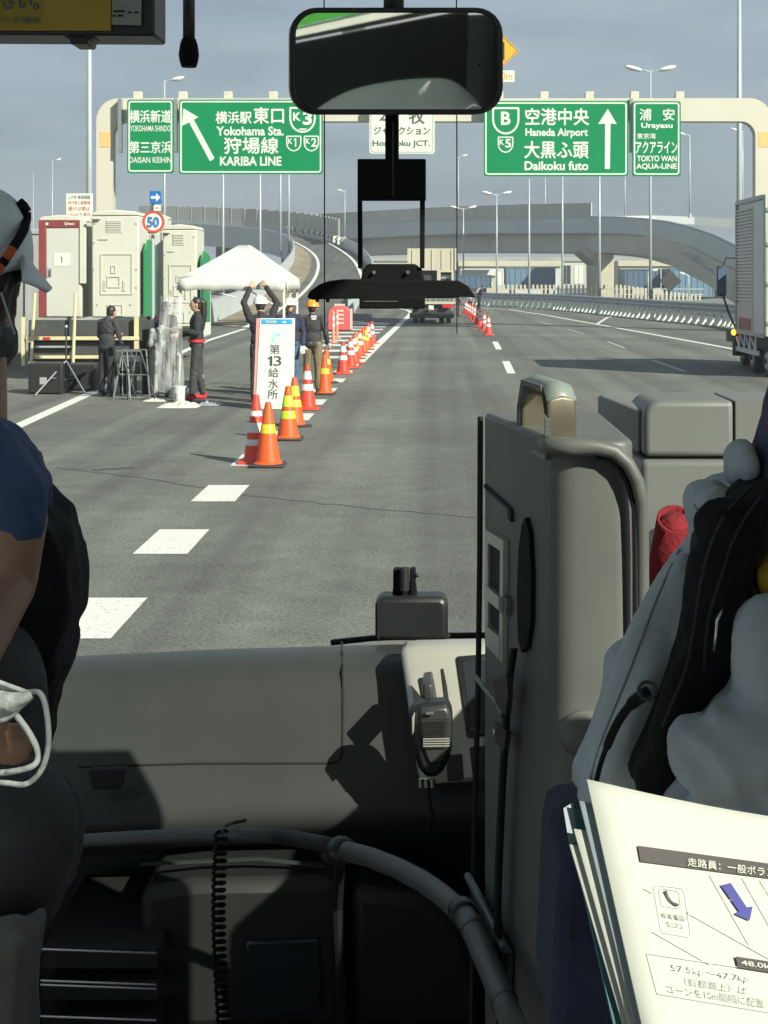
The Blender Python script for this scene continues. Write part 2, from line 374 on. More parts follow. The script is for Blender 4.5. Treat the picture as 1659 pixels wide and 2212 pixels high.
# ================================================================== the ground and the roads
g = MB(); g.box(-900,900,-300,1600,-.6,-.05); tag(g.build('ground', M['ground']), kind='structure')
rd = MB(); rd.add([(-9.9,-60,0),(12.6,-60,0),(12.6,62,0),(10.6,76,0),(8.3,98,0),(4.0,104,0),(-6,128,0),(-30,150,0),(-60,150,0),(-32,98,0),(-13.5,70,0),(-11.0,62,0)],[tuple(range(12))])
tag(rd.build('road', M['asphalt']), kind='structure')
vg = MB(); vg.add([(-40,20,-.02),(-9.8,20,-.02),(-9.8,62,-.02),(-13,72,-.02),(-40,110,-.02)],[(0,1,2,3,4)]); tag(vg.build('verge', M['soil']), kind='structure')
def sheet(name, polys, m, z=.004, n=1):
    b = MB()
    for p in polys: b.add([(q[0],q[1],z) for q in p],[tuple(range(len(p)))])
    o = b.build(name, m); tag(o, kind='structure')
    bm = bmesh.new(); bm.from_mesh(o.data)
    for f in bm.faces:
        if f.normal.z < 0: f.normal_flip()
    bm.to_mesh(o.data); bm.free(); return o
def band(pts, w):
    a = []; b = []
    for i, p in enumerate(pts):
        d = (Vector(pts[min(i+1,len(pts)-1)])-Vector(pts[max(i-1,0)])); d.z = 0; d.normalize(); n = Vector((-d.y,d.x,0))*w/2
        a.append(Vector(p)+n); b.append(Vector(p)-n)
    return a, b
def line_sheet(name, pts, w, m, z=.004):
    a, b = band(pts, w); o = MB()
    vs = a+b; n = len(a)
    o.add([(q.x,q.y,q.z+z) for q in vs],[(n+i,n+i+1,i+1,i) for i in range(n-1)])
    return tag(o.build(name, m), kind='structure')
# wide dashes of the diverge line, each its own marking
y = 5.83
k = 0
while y < 42:
    sheet('lane_marking', [[(-2.26,y),(-1.855,y),(-1.855,y+1.07),(-2.26,y+1.07)]], M['paint'])
    y += 2.575
line_sheet('lane_marking', [G(u,v) for u,v in ((776,783),(800,760),(830,732),(862,702),(884,682),(888,675),(880,670),(862,667),(830,665),(790,664))], .26, M['paint'], .008)
line_sheet('lane_marking', [Vector((-5.2,12,0))]+[G(u,v) for u,v in ((40,920),(180,857),(330,790),(445,737))]+[P(530,710,59.6)], .20, M['paint'])
for (ya, yb, xa, xb) in ((31.7,36.4,1.58,1.68),(42.3,47.5,1.76,1.84),(53.5,58.5,1.9,1.95),(20.8,25.6,1.45,1.5)):
    sheet('lane_marking', [[(xa-.09,ya),(xa+.09,ya),(xb+.09,yb),(xb-.09,yb)]], M['paint'])
for (ya, yb, xa, xb) in ((32.3,36.8,5.40,5.36),(43,47.5,5.44,5.46),(54,58.5,5.35,5.2),(65,70,5.0,4.7),(21.5,26,5.40,5.4)):
    sheet('lane_marking', [[(xa-.06,ya),(xa+.06,ya),(xb+.06,yb),(xb-.06,yb)]], M['paint2'])
line_sheet('lane_marking', [Vector((9.7,18,0)),Vector((9.35,34,0))]+[G(u,v) for u,v in ((1600,757),(1480,735),(1285,700),(1180,681),(1100,669),(1030,664.5),(950,661))], .2, M['paint'])
line_sheet('lane_marking', [G(1290,700), G(1312,686), G(1330,682)], .15, M['paint'], .006)
# zebra bars in the gore
for i in range(9):
    y0 = 37.5+i*3.4
    xr = -2.15; xl = -2.15-(.9+i*.22)
    sheet('gore_marking', [[(xl,y0),(xr,y0),(xr,y0+1.2),(xl,y0+1.2)]], M['paint'], .006)
# tarred joints, a resurfaced patch
def crack(pts, w): 
    pts2 = []
    for a, b in zip(pts, pts[1:]):
        for i in range(8):
            q = a.lerp(b, i/8); pts2.append(q+Vector((0,random.uniform(-.04,.04),0)))
    pts2.append(pts[-1]); line_sheet('road_joint', pts2, w, M['joint'], .003)
crack([G(120,1010),G(330,1035),G(540,1072),G(800,1098),G(1040,1120),G(1659,1160)], .020)
crack([G(200,1016),G(290,1010)], .10)
crack([G(780,729),G(1050,727),G(1400,732)], .16)
crack([G(700,745),G(880,741)], .10)
# ================================================================== the ramp that climbs to the left
def rs(pts, n=30):
    pts = [P(*p) for p in pts]; L_ = [0]
    for a, b in zip(pts, pts[1:]): L_.append(L_[-1]+(b-a).length)
    o = []
    for i in range(n):
        t = L_[-1]*i/(n-1); j = 0
        while j < len(pts)-2 and L_[j+1] < t: j += 1
        f = (t-L_[j])/(L_[j+1]-L_[j]); o.append(pts[j].lerp(pts[j+1], f))
    for _ in range(2): o = [o[0]]+[(o[i-1]+o[i]*2+o[i+1])/4 for i in range(1,n-1)]+[o[-1]]
    return o
LP = rs([(450,701,65),(495,681,75),(540,661,85),(580,626,105),(616,591,125),(630,570,140),(637,553,152),(628,530,165),(600,518,174),(540,508,182),(420,500,192),(300,497,202)])
LL = rs([(530,710,59.6),(590,679,73),(635,652,90),(658,631,105),(678,608,120),(687,587,135),(689,570,148),(682,550,162),(662,537,172),(639,522,182),(600,510,190),(480,500,198),(300,494,208)])
RL = rs([(805,695,69),(797,655,88),(787,612,110),(773,577.5,130),(762,560,143),(736,541,160),(704,522,178),(685,516,185),(658,511,192),(620,504,198),(500,496,206),(300,490,216)])
RP = rs([(757,688,74),(777,655,92),(800,620,112),(806,587,130),(787,562,145),(770,547,155),(741,533,170),(710,523,182),(690,517,188),(655,510,196),(610,503,202),(480,495,210),(300,489,220)])
up = Vector((0,0,.012))
deck = MB(); deck.grid([[a+up,b+up,c+up,d+up] for a,b,c,d in zip(LP,LL,RL,RP)])
for E in (LP, RP):
    lo = [Vector((q.x,q.y,-.1 if q.z < 3.6 else q.z-1.6)) for q in E]; deck.grid([[a+up,b] for a,b in zip(E,lo)])
deck.grid([[Vector((a.x,a.y,max(-.1,a.z-1.55) if a.z>=3.6 else -.1)),Vector((b.x,b.y,max(-.1,b.z-1.55) if b.z>=3.6 else -.1))] for a,b in zip(LP,RP)])
tag(deck.build('ramp', M['asphalt2']), kind='structure')
sh = MB(); sh.grid([[a+Vector((0,0,.03)), a.lerp(b,.72)+Vector((0,0,.02))] for a,b in zip(LP,LL)]); tag(sh.build('ramp_verge', M['soil']), kind='structure')
line_sheet('lane_marking', LL, .28, M['paint'], .05); line_sheet('lane_marking', RL[5:], .28, M['paint'], .05)
def parapet(label, E, h, m, first=0, drop=.5, name='parapet'):
    t = thing(name, label, 'parapet', E[first])
    for i in range(first, len(E)-1):
        b = MB(); a, c = E[i], E[i+1]; d = (c-a).normalized()*.03; pts = [a+d, c-d]
        b.strip_wall(pts, [a.z-(drop if a.z<3.6 else 1.75), c.z-(drop if c.z<3.6 else 1.75)], [a.z+h, c.z+h], .26); b.build('panel', m, t)
    r = MB(); r.tube([q+Vector((0,0,h+.03)) for q in E[first:]], .07, 6); r.build('coping', M['galv'], t)
    return t
parapet('grey concrete parapet along the left edge of the climbing ramp', LP, 1.0, M['fascia'])
parapet('grey concrete parapet along the right edge of the climbing ramp under the chevron boards', RP, 1.0, M['fascia'])
# noise wall of tan panels standing on the far parapet of the ramp
nw = thing('noise_wall', 'tan panelled noise wall on the outer bend of the ramp', 'noise wall', RP[17])
idx = [i for i in range(len(RP)) if RP[i].y > 169]
for n_, i in enumerate(idx[:-1]):
    a, c = RP[i], RP[i+1]
    for s in range(2):
        p = a.lerp(c, s/2); q = a.lerp(c, (s+1)/2); d = (q-p).normalized()*.012
        hh = 3.15
        b = MB(); b.strip_wall([p+d, q-d], [p.z+1.05]*2, [p.z+hh]*2, .12); b.build('panel', M['tan'], nw)
        b = MB(); b.box(p.x-.09,p.x+.09,p.y-.066,p.y+.12,p.z+1.0,p.z+hh-.02); b.build('post', M['tanpost'], nw)
# chevron boards along the bend
proto = None
for i, (u, v) in enumerate(((632,498),(645,499),(658,501),(671,502),(684,504),(695,506),(705,508.5),(715,511),(724,514),(733,517),(742,520))):
    q = min([a.lerp(b_,k_/6) for a,b_ in zip(RP,RP[1:]) for k_ in range(6) if a.y > 160], key=lambda w: abs(UC+w.x*F/w.y-u)+.02*abs(w.y-178))
    Y = q.y-.9; c = Vector((q.x-.25, Y, q.z+.72))
    if proto is None:
        t = thing('chevron_board', 'white board with dark chevron on the ramp bend parapet', 'chevron board', c, 'chevron boards round the ramp bend')
        w, h = .40, .40
        b = MB().box(c.x-w,c.x+w,c.y-.04,c.y+.04,c.z-h,c.z+h); b.build('board', M['white'], t)
        ch = [(-.5,0),(.25,.85),(.7,.85),(0,0),(.7,-.85),(.25,-.85)]
        b = MB()
        b.prism([c+Vector((x*w,-.05,z*h)) for x,z in ch[:4]],(0,-.02,0)); b.prism([c+Vector((x*w,-.05,z*h)) for x,z in (ch[0],ch[3],ch[4],ch[5])],(0,-.02,0))
        b.build('chevron_mark', M['black'], t)
        b = MB().box(c.x-.05,c.x+.05,c.y+.05,c.y+.15,c.z-h-.9,c.z+h); b.build('post', M['galv'], t); proto = t
    else: dup(proto, c, sc=1.0)
# piers under the ramp's elevated end
for k_, i in enumerate((17, 21, 25)):
    a = (LP[i]+RP[i])/2
    b = MB().box(a.x-2.2,a.x+2.2,a.y-1.2,a.y+1.2,-.1,a.z-1.6); tag(b.build('ramp_pier', M['concrete'], bevel=.15), ['concrete pier under the ramp nearest its bend','concrete pier in the middle under the elevated ramp','concrete pier furthest left under the elevated ramp'][k_], 'pier', 'piers under the ramp')
# ================================================================== the viaduct across the view
vd = [(690,462,485,518,553,206),(743,459,484,516,552,200),(860,452,481,510,548,187),(983,446,478,505,544,174),(1130,441,474,503,544,161),(1278,437.7,470,503,545,148),(1340,0,471,504,546,139),(1396,0,475,508.5,550,130),(1445,0,481.5,517,557,120),(1500,0,495,533,572,109),(1545,0,511,556,592,98),(1590,0,533,580,612,90),(1720,0,600,660,690,72)]
def dense(rows, n=4):
    o = []
    for a, b in zip(rows, rows[1:]):
        for i in range(n): o.append(tuple(x+(y-x)*i/n for x, y in zip(a, b)))
    o.append(rows[-1]); return o
VD = dense(vd)
vt = thing('viaduct', 'grey curved expressway viaduct crossing behind the road and dropping to the right', 'viaduct', P(1000,600,160))
pt = [P(r[0],r[2],r[5]) for r in VD]; pb = [P(r[0],r[3],r[5]) for r in VD]
b = MB(); b.strip_wall([Vector((p.x,p.y,0)) for p in pt],[q.z for q in pb],[p.z for p in pt],.3); b.build('parapet', M['fascia'], vt)
b = MB(); b.tube([p+Vector((0,-.05,.06)) for p in pt],.10,6); b.build('coping', M['galv'], vt)
b = MB(); b.tube([p+Vector((0,-.12,.0)) for p in pb],.14,6); b.build('drip_edge', M['galv'], vt)
b = MB(); b.strip_wall([Vector((p.x,p.y+1.6,0)) for p in pt],[P(r[0],r[4],r[5]).z for r in VD],[q.z+.1 for q in pb],.4); b.build('girder', M['girder'], vt)
b = MB(); b.strip_wall([Vector((p.x,p.y+1.35,0)) for p in pt],[P(r[0],r[4],r[5]).z-.03 for r in VD],[P(r[0],r[4],r[5]).z+.06 for r in VD],.5); b.build('girder_flange', M['girder'], vt)
dk = MB(); dk.grid([[p+Vector((0,0,-.1+0*p.z)), p+Vector((0,11,-.1))] for p in [Vector((a.x,a.y,c.z+.15)) for a,c in zip(pt,pb)]]); dk.build('deck', M['concrete'], vt)
b = MB(); b.strip_wall([Vector((p.x,p.y+9.6,0)) for p in pt],[P(r[0],r[4],r[5]).z for r in VD],[q.z+.05 for q in pb],.4); b.build('girder', M['girder'], vt)
# bracing between girders, seen under the deck
for i in range(2, len(VD)-8, 2):
    p = pb[i]; b = MB().tube([Vector((p.x,p.y+1.9,p.z-.2)),Vector((p.x+.8,p.y+9.4,p.z-.9))],.12,5); b.build('cross_brace', M['girder'], vt)
# vertical stiffeners
for i in range(0, len(VD)):
    r = VD[i]; p = pt[i]; z0 = P(r[0],r[4],r[5]).z; z1 = pb[i].z
    b = MB().box(p.x-.05,p.x+.05,p.y+1.2,p.y+1.4,z0+.08,z1); b.build('stiffener', M['girder'], vt)
# its noise wall
nv = thing('noise_wall', 'long pale noise wall along the top of the crossing viaduct', 'noise wall', P(1000,478,160))
rows = dense([(r[0],r[1],r[2],r[5]) for r in vd[:6]], 6)
for i in range(len(rows)-1):
    a, c = rows[i], rows[i+1]
    p = P(a[0],a[2],a[3]+.3); q = P(c[0],c[2],c[3]+.3); d = (q-p).normalized()*.012
    b = MB(); b.strip_wall([p+d,q-d],[p.z-.1,q.z-.1],[P(a[0],a[1],a[3]).z,P(c[0],c[1],c[3]).z],.12); b.build('panel', M['tan'], nv)
    b = MB().box(p.x-.05,p.x+.05,p.y-.064,p.y+.1,p.z-.1,P(a[0],a[1],a[3]).z-.03); b.build('post', M['tanpost'], nv)
# far carriageway that runs on to the right
fr = [(1270,468.5,482,165),(1414,465.5,481,168),(1500,468.5,485,168),(1580,473,491,166),(1800,484,505,160)]
b = MB(); FR = dense(fr); b.strip_wall([P(r[0],600,r[3]) for r in FR],[P(r[0],r[2],r[3]).z for r in FR],[P(r[0],r[1],r[3]).z for r in FR],.3)
tag(b.build('far_viaduct', M['fascia']), 'flat grey viaduct continuing to the right behind the dropping ramp', 'viaduct')
# lit wall pier
x0, x1 = (1291-UC)*146/F, (1326-UC)*146/F
pr = thing('viaduct_pier', 'cream concrete wall pier under the viaduct with flared top', 'pier', (x0,146,0))
b = MB().box(x0,x1,146,156.6,-.1,4.45); b.build('shaft', M['cream'], pr, bevel=.08)
b = MB().prism([Vector((x0-1.6,147,4.7)),Vector((x0,147,3.3)),Vector((x0,147,4.7))],(0,9,0)); b.build('flared_cap', M['girder'], pr)
# ================================================================== yard beyond the road
def container(label, u0, v0, u1, v1, Y, m, dep=6, legs=True):
    c = P((u0+u1)/2, v1, Y); a = P(u0,v0,Y); d = P(u1,v1,Y)
    t = thing('shipping_container', label, 'container', (c.x,Y,0)); z0 = d.z
    b = MB().box(a.x,d.x,Y+.05,Y+dep,z0,a.z); b.build('body', m, t)
    n = max(6, int((d.x-a.x)/.6))
    rb = MB()
    for i in range(n):
        x = a.x+.1+(d.x-a.x-.2)*(i+.5)/n; rb.box(x-.09,x+.09,Y,Y+.05,z0+.15,a.z-.12)
    o = rb.build('corrugation', m, t); o['kind'] = 'stuff'
    fr_ = MB(); 
    for z in (z0,a.z-.1): fr_.box(a.x,d.x,Y-.02,Y+.05,z,z+.1)
    for x in (a.x,d.x-.12): fr_.box(x,x+.12,Y-.02,Y+.05,z0+.1,a.z-.1)
    fr_.build('frame', m, t)
    if legs and z0 > .2:
        for x in (a.x+.5,d.x-.9): MB().box(x,x+.4,Y+.5,Y+dep-.5,-.06,z0).build('support', M['chassis'], t)
    return t
container('dark blue shipping container standing behind the black truck', 985,594,1062,622,150,M['bluec2'])
container('pale blue shipping container between two lamp posts in the yard', 1094,578,1200,624,152,M['bluec'])
container('dark blue shipping container right of the cream pier', 1350,581,1427,622,150,M['bluec2'])
container('largest blue shipping container, right end of the yard', 1449,580,1543,641,146,M['bluec'])
def shed(label, u0,v0,u1,v1,Y,wallm,roofm,dep=14,cat='building', posts=0, bandv=None):
    a = P(u0,v0,Y); d = P(u1,v1,Y); t = thing('yard_building', label, cat, ((a.x+d.x)/2,Y,0))
    MB().box(a.x+.3,d.x-.3,Y+.3,Y+dep,-.06,a.z-.5).build('wall', wallm, t)
    MB().box(a.x,d.x,Y,Y+dep+.3,a.z-.7,a.z).build('roof', roofm, t, bevel=.05)
    n = max(2,int((d.x-a.x)/2.2))
    for i in range(n):
        x = a.x+.6+(d.x-a.x-1.2)*(i+.5)/n
        w = MB().box(x-.75,x+.75,Y+.22,Y+.29,1.0,max(1.6,a.z-1.4)).build('window', M['white'] if i%3 else M['glassd'], t)
        MB().box(x-.03,x+.03,Y+.18,Y+.22,1.0,max(1.6,a.z-1.4)).build('mullion', M['galv'], w)
    return t
shed('long low building with pale roof beyond the blue containers', 990,564,1215,640,190,M['fascia'],M['cream'])
shed('cream roofed building beside the pier in the yard', 1335,563,1482,640,180,M['girder'],M['cream'])
shed('white box building left of the pale blue container', 1000,583,1075,640,175,M['cream'],M['white'])
shed('grey flat building seen under the viaduct behind the cream container', 760,570,900,640,200,M['fascia'],M['white'])
shed('wide beige warehouse far behind everything under the viaduct', 640,556,1700,640,260,M['girder'],M['concrete'],20)
shed('dark flat building at the right behind the truck mirror', 1520,610,1640,645,150,M['glassd'],M['cream'])
# slatted yard fence
fn = thing('yard_fence', 'pale slatted fence between the road and the container yard', 'fence', P(1300,647,138))
u = 1080
while u < 1520:
    Y = 138; top = 615 + max(0,u-1340)*.13; p = P(u, top, Y)
    MB().box(p.x-.10,p.x+.10,Y,Y+.05,-.06,p.z).build('slat', M['cream'] if (u<1200 or u>1255) else M['fascia'], fn); u += 9
for z in (.5,1.0): MB().box(P(1076,0,138).x,P(1522,0,138).x,138.06,138.12,z-.05,z+.05).build('rail', M['galv'], fn)
# ================================================================== guard rail along the right
GR = [Vector((12.25,16,0)),Vector((12.25,34,0)),Vector((12.25,48,0)),G(1580,705),G(1480,696),G(1390,687),G(1300,677),G(1210,668.5),G(1130,664.5),G(1072,662),G(1030,659.5),G(950,656),G(850,653)]
grt = thing('guard_rail', 'grey steel guard rail curving along the right edge of the road', 'guard rail', GR[3])
def along(pts, step):
    o = []; acc = 0; nxt = 0
    for a, b in zip(pts, pts[1:]):
        L_ = (b-a).length
        while nxt <= acc+L_: o.append((a.lerp(b,(nxt-acc)/L_), (b-a).normalized())); nxt += step
        acc += L_
    return o
for k_, (p, d) in enumerate(along(GR, 4)):
    MB().cyl(p+Vector((0,0,-.05)), p+Vector((0,0,.95)), .06, n=8).build('post', M['galv'], grt)
bm_ = MB()
for z in (.52,.72,.90): bm_.tube([p+Vector((0,0,z))+Vector((-.1,-.02,0)) for p in GR], .075, 8)
bm_.strip_wall([p+Vector((-.07,-.01,0)) for p in GR], .50, .92, .05)
bm_.build('rail_beam', M['galv'], grt, smooth=45)
kb = MB(); kb.strip_wall(GR, -.05, .14, .5); tag(kb.build('kerb', M['concrete']), kind='structure')
proto = None
for k_, (p, d) in enumerate(along(GR[2:], .95)):
    q = p+Vector((-.32,-.10,.0))
    if proto is None:
        mb = MB().lathe([(.21,.0),(.21,.03),(.18,.06),(.10,.38),(.10,.50),(.07,.55),(.02,.56)], q, 10)
        proto = tag(mb.build('delineator', M['white'], smooth=50), 'white bottle shaped post standing at the foot of the guard rail', 'delineator', 'white posts along the guard rail'); q0 = q
    else:
        c = proto.copy(); COL.objects.link(c); c.location = q-q0
# concrete barrier on the left verge
lb = MB(); lb.strip_wall([Vector((-10.2,18,0)),Vector((-10.4,40,0)),Vector((-10.9,58,0)),LP[0]+Vector((-.5,-1,0))], -.05, .85, .3)
tag(lb.build('concrete_barrier', M['concrete'], bevel=.03), 'low concrete barrier on the left verge behind the toilet truck', 'barrier')
# ================================================================== lamp posts
def lamp_post(label, u, vt, Y, kind, zb=0.0, r=.11, vtop_pole=None, hs=1.0):
    top = P(u, vt, Y); t = thing('lamp_post', label, 'lamp post', (top.x,Y,zb))
    MB().tube([(top.x,Y,zb),(top.x,Y,zb+(top.z-zb)*.5),(top.x,Y,top.z)], [r,r*.8,r*.55], 10).build('pole', M['pole'], t, smooth=True)
    MB().cyl((top.x,Y,zb-.05),(top.x,Y,zb+.35), r*1.7, n=10).build('base', M['galv'], t)
    sides = {'double':(-1,1),'right':(1,),'left':(-1,),'none':()}[kind]
    for s in sides:
        MB().tube([(top.x,Y,top.z-.25),(top.x+s*.25*hs,Y,top.z-.06),(top.x+s*.55*hs,Y,top.z)],.045,6).build('arm', M['pole'], t)
        Mx = Matrix.Rotation(-s*R(14),4,'Y')
        h = MB().ell((top.x+s*.85*hs,Y,top.z+.07),.46*hs,.18*hs,.12*hs,12,8,Mx).build('lamp_head', M['lamp'], t, smooth=True)
        MB().ell((top.x+s*.9*hs,Y,top.z+.0),.32*hs,.14*hs,.07*hs,10,6,Mx).build('diffuser', M['white'], h, smooth=True)
    return t
lamp_post('thickest pale lamp post, rising out of view left of the gantry', 193,-60,70,'right',r=.16)
lamp_post('lamp post with one head just above the left end of the gantry', 355,172,100,'right',hs=1.05)
lamp_post('double headed lamp post rising above the right gantry signs', 1405,150,100,'double',hs=1.35)
lamp_post('tall thick pole rising out of view above the right end of the gantry', 1597,-80,78,'none',r=.17)
lamp_post('single headed lamp post just left of the tall right pole, under the beam', 1490,290,150,'left',zb=8.2,hs=1.0)
lamp_post('single headed lamp post directly beside the tall right pole', 1604,281,150,'left',zb=7.6,hs=1.0)
lamp_post('double headed lamp post over the middle of the viaduct', 1073,418,150,'double',hs=1.2)
lamp_post('smaller double headed lamp post right of the mirror stand', 1001,449,170,'double',hs=1.2)
lamp_post('slim pole rising behind the left half of the airport sign', 1143,386,120,'none',hs=.9)
lamp_post('lamp post on the viaduct under the middle of the airport sign', 1178,384,165,'none',zb=8.0,r=.08)
lamp_post('slim pole in front of the viaduct right of the pale blue container', 1215,360,130,'none',r=.11)
lamp_post('pole just left of the cream pier', 1295,340,120,'none',r=.13)
lamp_post('slim lamp post on the viaduct above the pier', 1350,365,160,'none',zb=8.4,r=.08)
lamp_post('slim pole rising from the ramp below the narrow Yokohama sign', 482,330,140,'none',zb=.0,r=.14)
lamp_post('slim pole below the middle of the Yokohama station sign', 562,330,140,'none',zb=.0,r=.14)
lamp_post('left one of the close pair of poles on the ramp bend', 606,330,160,'none',zb=4.5,r=.12)
lamp_post('right one of the close pair of poles on the ramp bend', 624,330,160,'none',zb=4.5,r=.12)
lamp_post('faint lamp post on the ramp with its head beside the large Yokohama sign', 745,412,190,'left',zb=7,r=.08,hs=.8)
lamp_post('single lamp post whose small head shows right of the mirror stand top', 990,337,190,'right',zb=8,r=.08,hs=.9)
lamp_post('thin far lamp post at the extreme left over the toilets', 113,346,150,'right',r=.07,hs=.7)
lamp_post('faint far lamp post left of the white notice board', 72,372,180,'none',r=.05,hs=.7)
lamp_post('short lamp post in front of the largest blue container', 1488,592,135,'left',r=.06,hs=.7)
lamp_post('short lamp post in front of the dark blue container by the pier', 1400,585,135,'right',r=.06,hs=.7)
dm = thing('warning_board', 'dark diamond board on a post in front of the blue containers', 'road sign', G(1448,655))
c = P(1448,607,120); s_ = px(24,120); MB().prism([c+Vector((0,0,s_)),c+Vector((s_,0,0)),c+Vector((0,0,-s_)),c+Vector((-s_,0,0))],(0,.05,0)).build('board', M['chassis'], dm)
MB().cyl((c.x-.15,120.1,0),(c.x+.05,120.1,c.z), .06, n=8).build('post', M['chassis'], dm)
# ================================================================== sign gantry
GY = 56.0
def gp(u, v): return P(u, v, GY)
gt = thing('sign_gantry', 'cream steel gantry spanning the road with rounded corners', 'gantry', (0,GY,0))
zt, zb_, d_ = gp(0,212).z, gp(0,262).z, .55
xl, xli, xr, xri = gp(208,0).x, gp(243,0).x, gp(1668,0).x, gp(1632,0).x
def arc(cx, cz, r, a0, a1, n=8): return [(cx+r*math.cos(R(a0+(a1-a0)*i/n)), cz+r*math.sin(R(a0+(a1-a0)*i/n))) for i in range(n+1)]
ro, ri = .85, .55
prof = [(xl,-.1)] + arc(xl+ro,zt-ro,ro,180,90) + arc(xr-ro,zt-ro,ro,90,0) + [(xr,-.1),(xri,-.1)] + arc(xri-ri,zb_-ri,ri,0,90) + arc(xli+ri,zb_-ri,ri,90,180) + [(xli,-.1)]
n = len(prof)
# build the portal as strips of quads (outer and inner runs have equal counts of arc points)
outer = [(xl,-.1)] + arc(xl+ro,zt-ro,ro,180,90) + arc(xr-ro,zt-ro,ro,90,0) + [(xr,-.1)]
inner = [(xli,-.1)] + arc(xli+ri,zb_-ri,ri,180,90) + arc(xri-ri,zb_-ri,ri,90,0) + [(xri,-.1)]
b = MB(); m_ = len(outer)
vs = [(x,GY,z) for x,z in outer]+[(x,GY,z) for x,z in inner]+[(x,GY+d_,z) for x,z in outer]+[(x,GY+d_,z) for x,z in inner]
fs = []
for i in range(m_-1):
    fs += [(i,m_+i,m_+i+1,i+1),(2*m_+i,2*m_+i+1,3*m_+i+1,3*m_+i),(i,i+1,2*m_+i+1,2*m_+i),(m_+i,3*m_+i,3*m_+i+1,m_+i+1)]
b.add(vs,fs); b.build('portal_frame', M['gantry'], gt, smooth=40)
for k_ in range(13):
    x = gp(295+97.9*k_,0).x
    MB().box(x-.16,x+.16,GY+.1,GY+.42,zt-.02,gp(0,196.5).z).build('stub_post', M['gantry'], gt, bevel=.02)
for ug in (243, 1632):
    xg = gp(ug-27 if ug<900 else ug+6,0).x; sm = MB().box(xg,xg+.40,GY-.012,GY-.002,gp(0,318).z,gp(0,285).z).build('notice_sticker', M['sticker'], gt)
xg = gp(1135-40,0).x
for xx in (gp(382,0).x, gp(1361.5,0).x, gp(262,0).x):
    MB().box(xx-.06,xx+.06,GY-.35,GY-.02,gp(0,330).z,gp(0,215).z).build('hanger_bar', M['signback'], gt)
def sign(label, u0,v0,u1,v1, m, brd, name='direction_sign', inset=3.0, bw=3.2):
    Y = GY-.45; a = P(u0,v0,Y); d = P(u1,v1,Y); t = thing(name, label, 'road sign', ((a.x+d.x)/2,Y,d.z))
    def rr(e, r, y):
        x0,x1,z0,z1 = a.x+e,d.x-e,d.z+e,a.z-e
        pts = []
        for cx,cz,a0 in ((x1-r,z1-r,0),(x0+r,z1-r,90),(x0+r,z0+r,180),(x1-r,z0+r,270)):
            for i in range(5): pts.append(Vector((cx+r*math.cos(R(a0+22.5*i)),y,cz+r*math.sin(R(a0+22.5*i)))))
        return pts
    MB().prism(rr(0,.10,Y),(0,.09,0)).build('panel', m, t)
    e = px(inset,Y); w = px(bw,Y)
    MB().ring(rr(e,.10,Y-.008),rr(e+w,.06,Y-.008),(0,.007,0)).build('border', brd, t)
    return t
SY = GY-.45
def put(t, items, m, name='lettering', bold=.018):
    for body,u0,v0,u1,v1 in items:
        b = MB(); letter_px(b, body, u0,v0,u1,v1, SY-.006, bold); b.build(name, m, t)
def poly_px(t, name, pts, m, Y, th=.007):
    return MB().prism([P(u,v,Y) for u,v in pts],(0,th,0)).build(name, m, t)
def shield(t, u0,v0,u1,v1, m, bw=3.2):
    cx = (u0+u1)/2; w = (u1-u0)/2; h = v1-v0
    def out(e):
        ww = w-e; pts = [(cx-ww+1.5,v0+e),(cx+ww-1.5,v0+e),(cx+ww,v0+e+2)]
        k = v0+h*.45
        for i in range(0,13):
            a = R(180*i/12); pts.append((cx+ww*math.cos(a), k+(v1-e-k)*math.sin(a)))
        pts.append((cx-ww,v0+e+2)); return [P(u,v,SY-.009) for u,v in pts]
    MB().ring(out(0),out(bw),(0,.007,0)).build('route_shield', m, t)
t = sign('narrow green sign at the left end of the gantry reading Yokohama Shindo', 274.5,215,375,374, M['green'], M['lwhite'])
put(t, [('横浜新道',280,238,369,265),('第三京浜',280,305,370,331)], M['lwhite']); put(t, [('YOKOHAMA SHINDO',281,271,368,284),('DAISAN KEIHIN',279,339,370,352)], M['lwhite'], bold=.012)
t = sign('wide green sign with slanted arrow for Yokohama Station and Kariba Line', 386.5,215,697,376, M['green'], M['lwhite'])
put(t, [('横浜駅',466,241,543,267),('東口',548,232,613,267),('狩場線',484,297,601,332)], M['lwhite'], bold=.02)
put(t, [('Yokohama Sta.',467,273,613,293),('KARIBA LINE',475,338,608,358)], M['lwhite'], bold=.03)
MB().prism([P(u,v,SY-.009) for u,v in ((396,234),(428.5,253),(418.6,258.5),(463.4,342),(453.5,348.5),(408.7,264.5),(393,272))],(0,.007,0)).build('arrow', M['lwhite'], t)
shield(t,625,231,682,287,M['lwhite'],4); put(t,[('K',633,243,650,261),('3',654,241,674,270)],M['lwhite'],'route_number',.035)
poly_px(t,'shield_bar',[(644,277.5),(664,277.5),(659,280.5),(654,281.5),(649,280.5)],M['lwhite'],SY-.0095)
for uu, nn in ((618,'1'),(656,'2')):
    shield(t,uu,293,uu+33,327,M['lwhite'],2.6); put(t,[('K',uu+4,299,uu+14,311),(nn,uu+16,298,uu+28 if nn=='2' else uu+23,317)],M['lwhite'],'route_number',.03)
t = sign('white sign for Honmoku junction hanging behind the mirror stand', 798,222,939,332, M['white'], M['signback'], bw=1.2)
put(t,[('本',820,233,853,267),('牧',884,233,917,267),('ジャンクション',808,274,929,291),('Honmoku JCT.',805,303,929,319)],M['dgrey'])
t = sign('wide green sign with upright arrow for Haneda Airport and Daikoku', 1045,218,1357,380.5, M['green'], M['lwhite'])
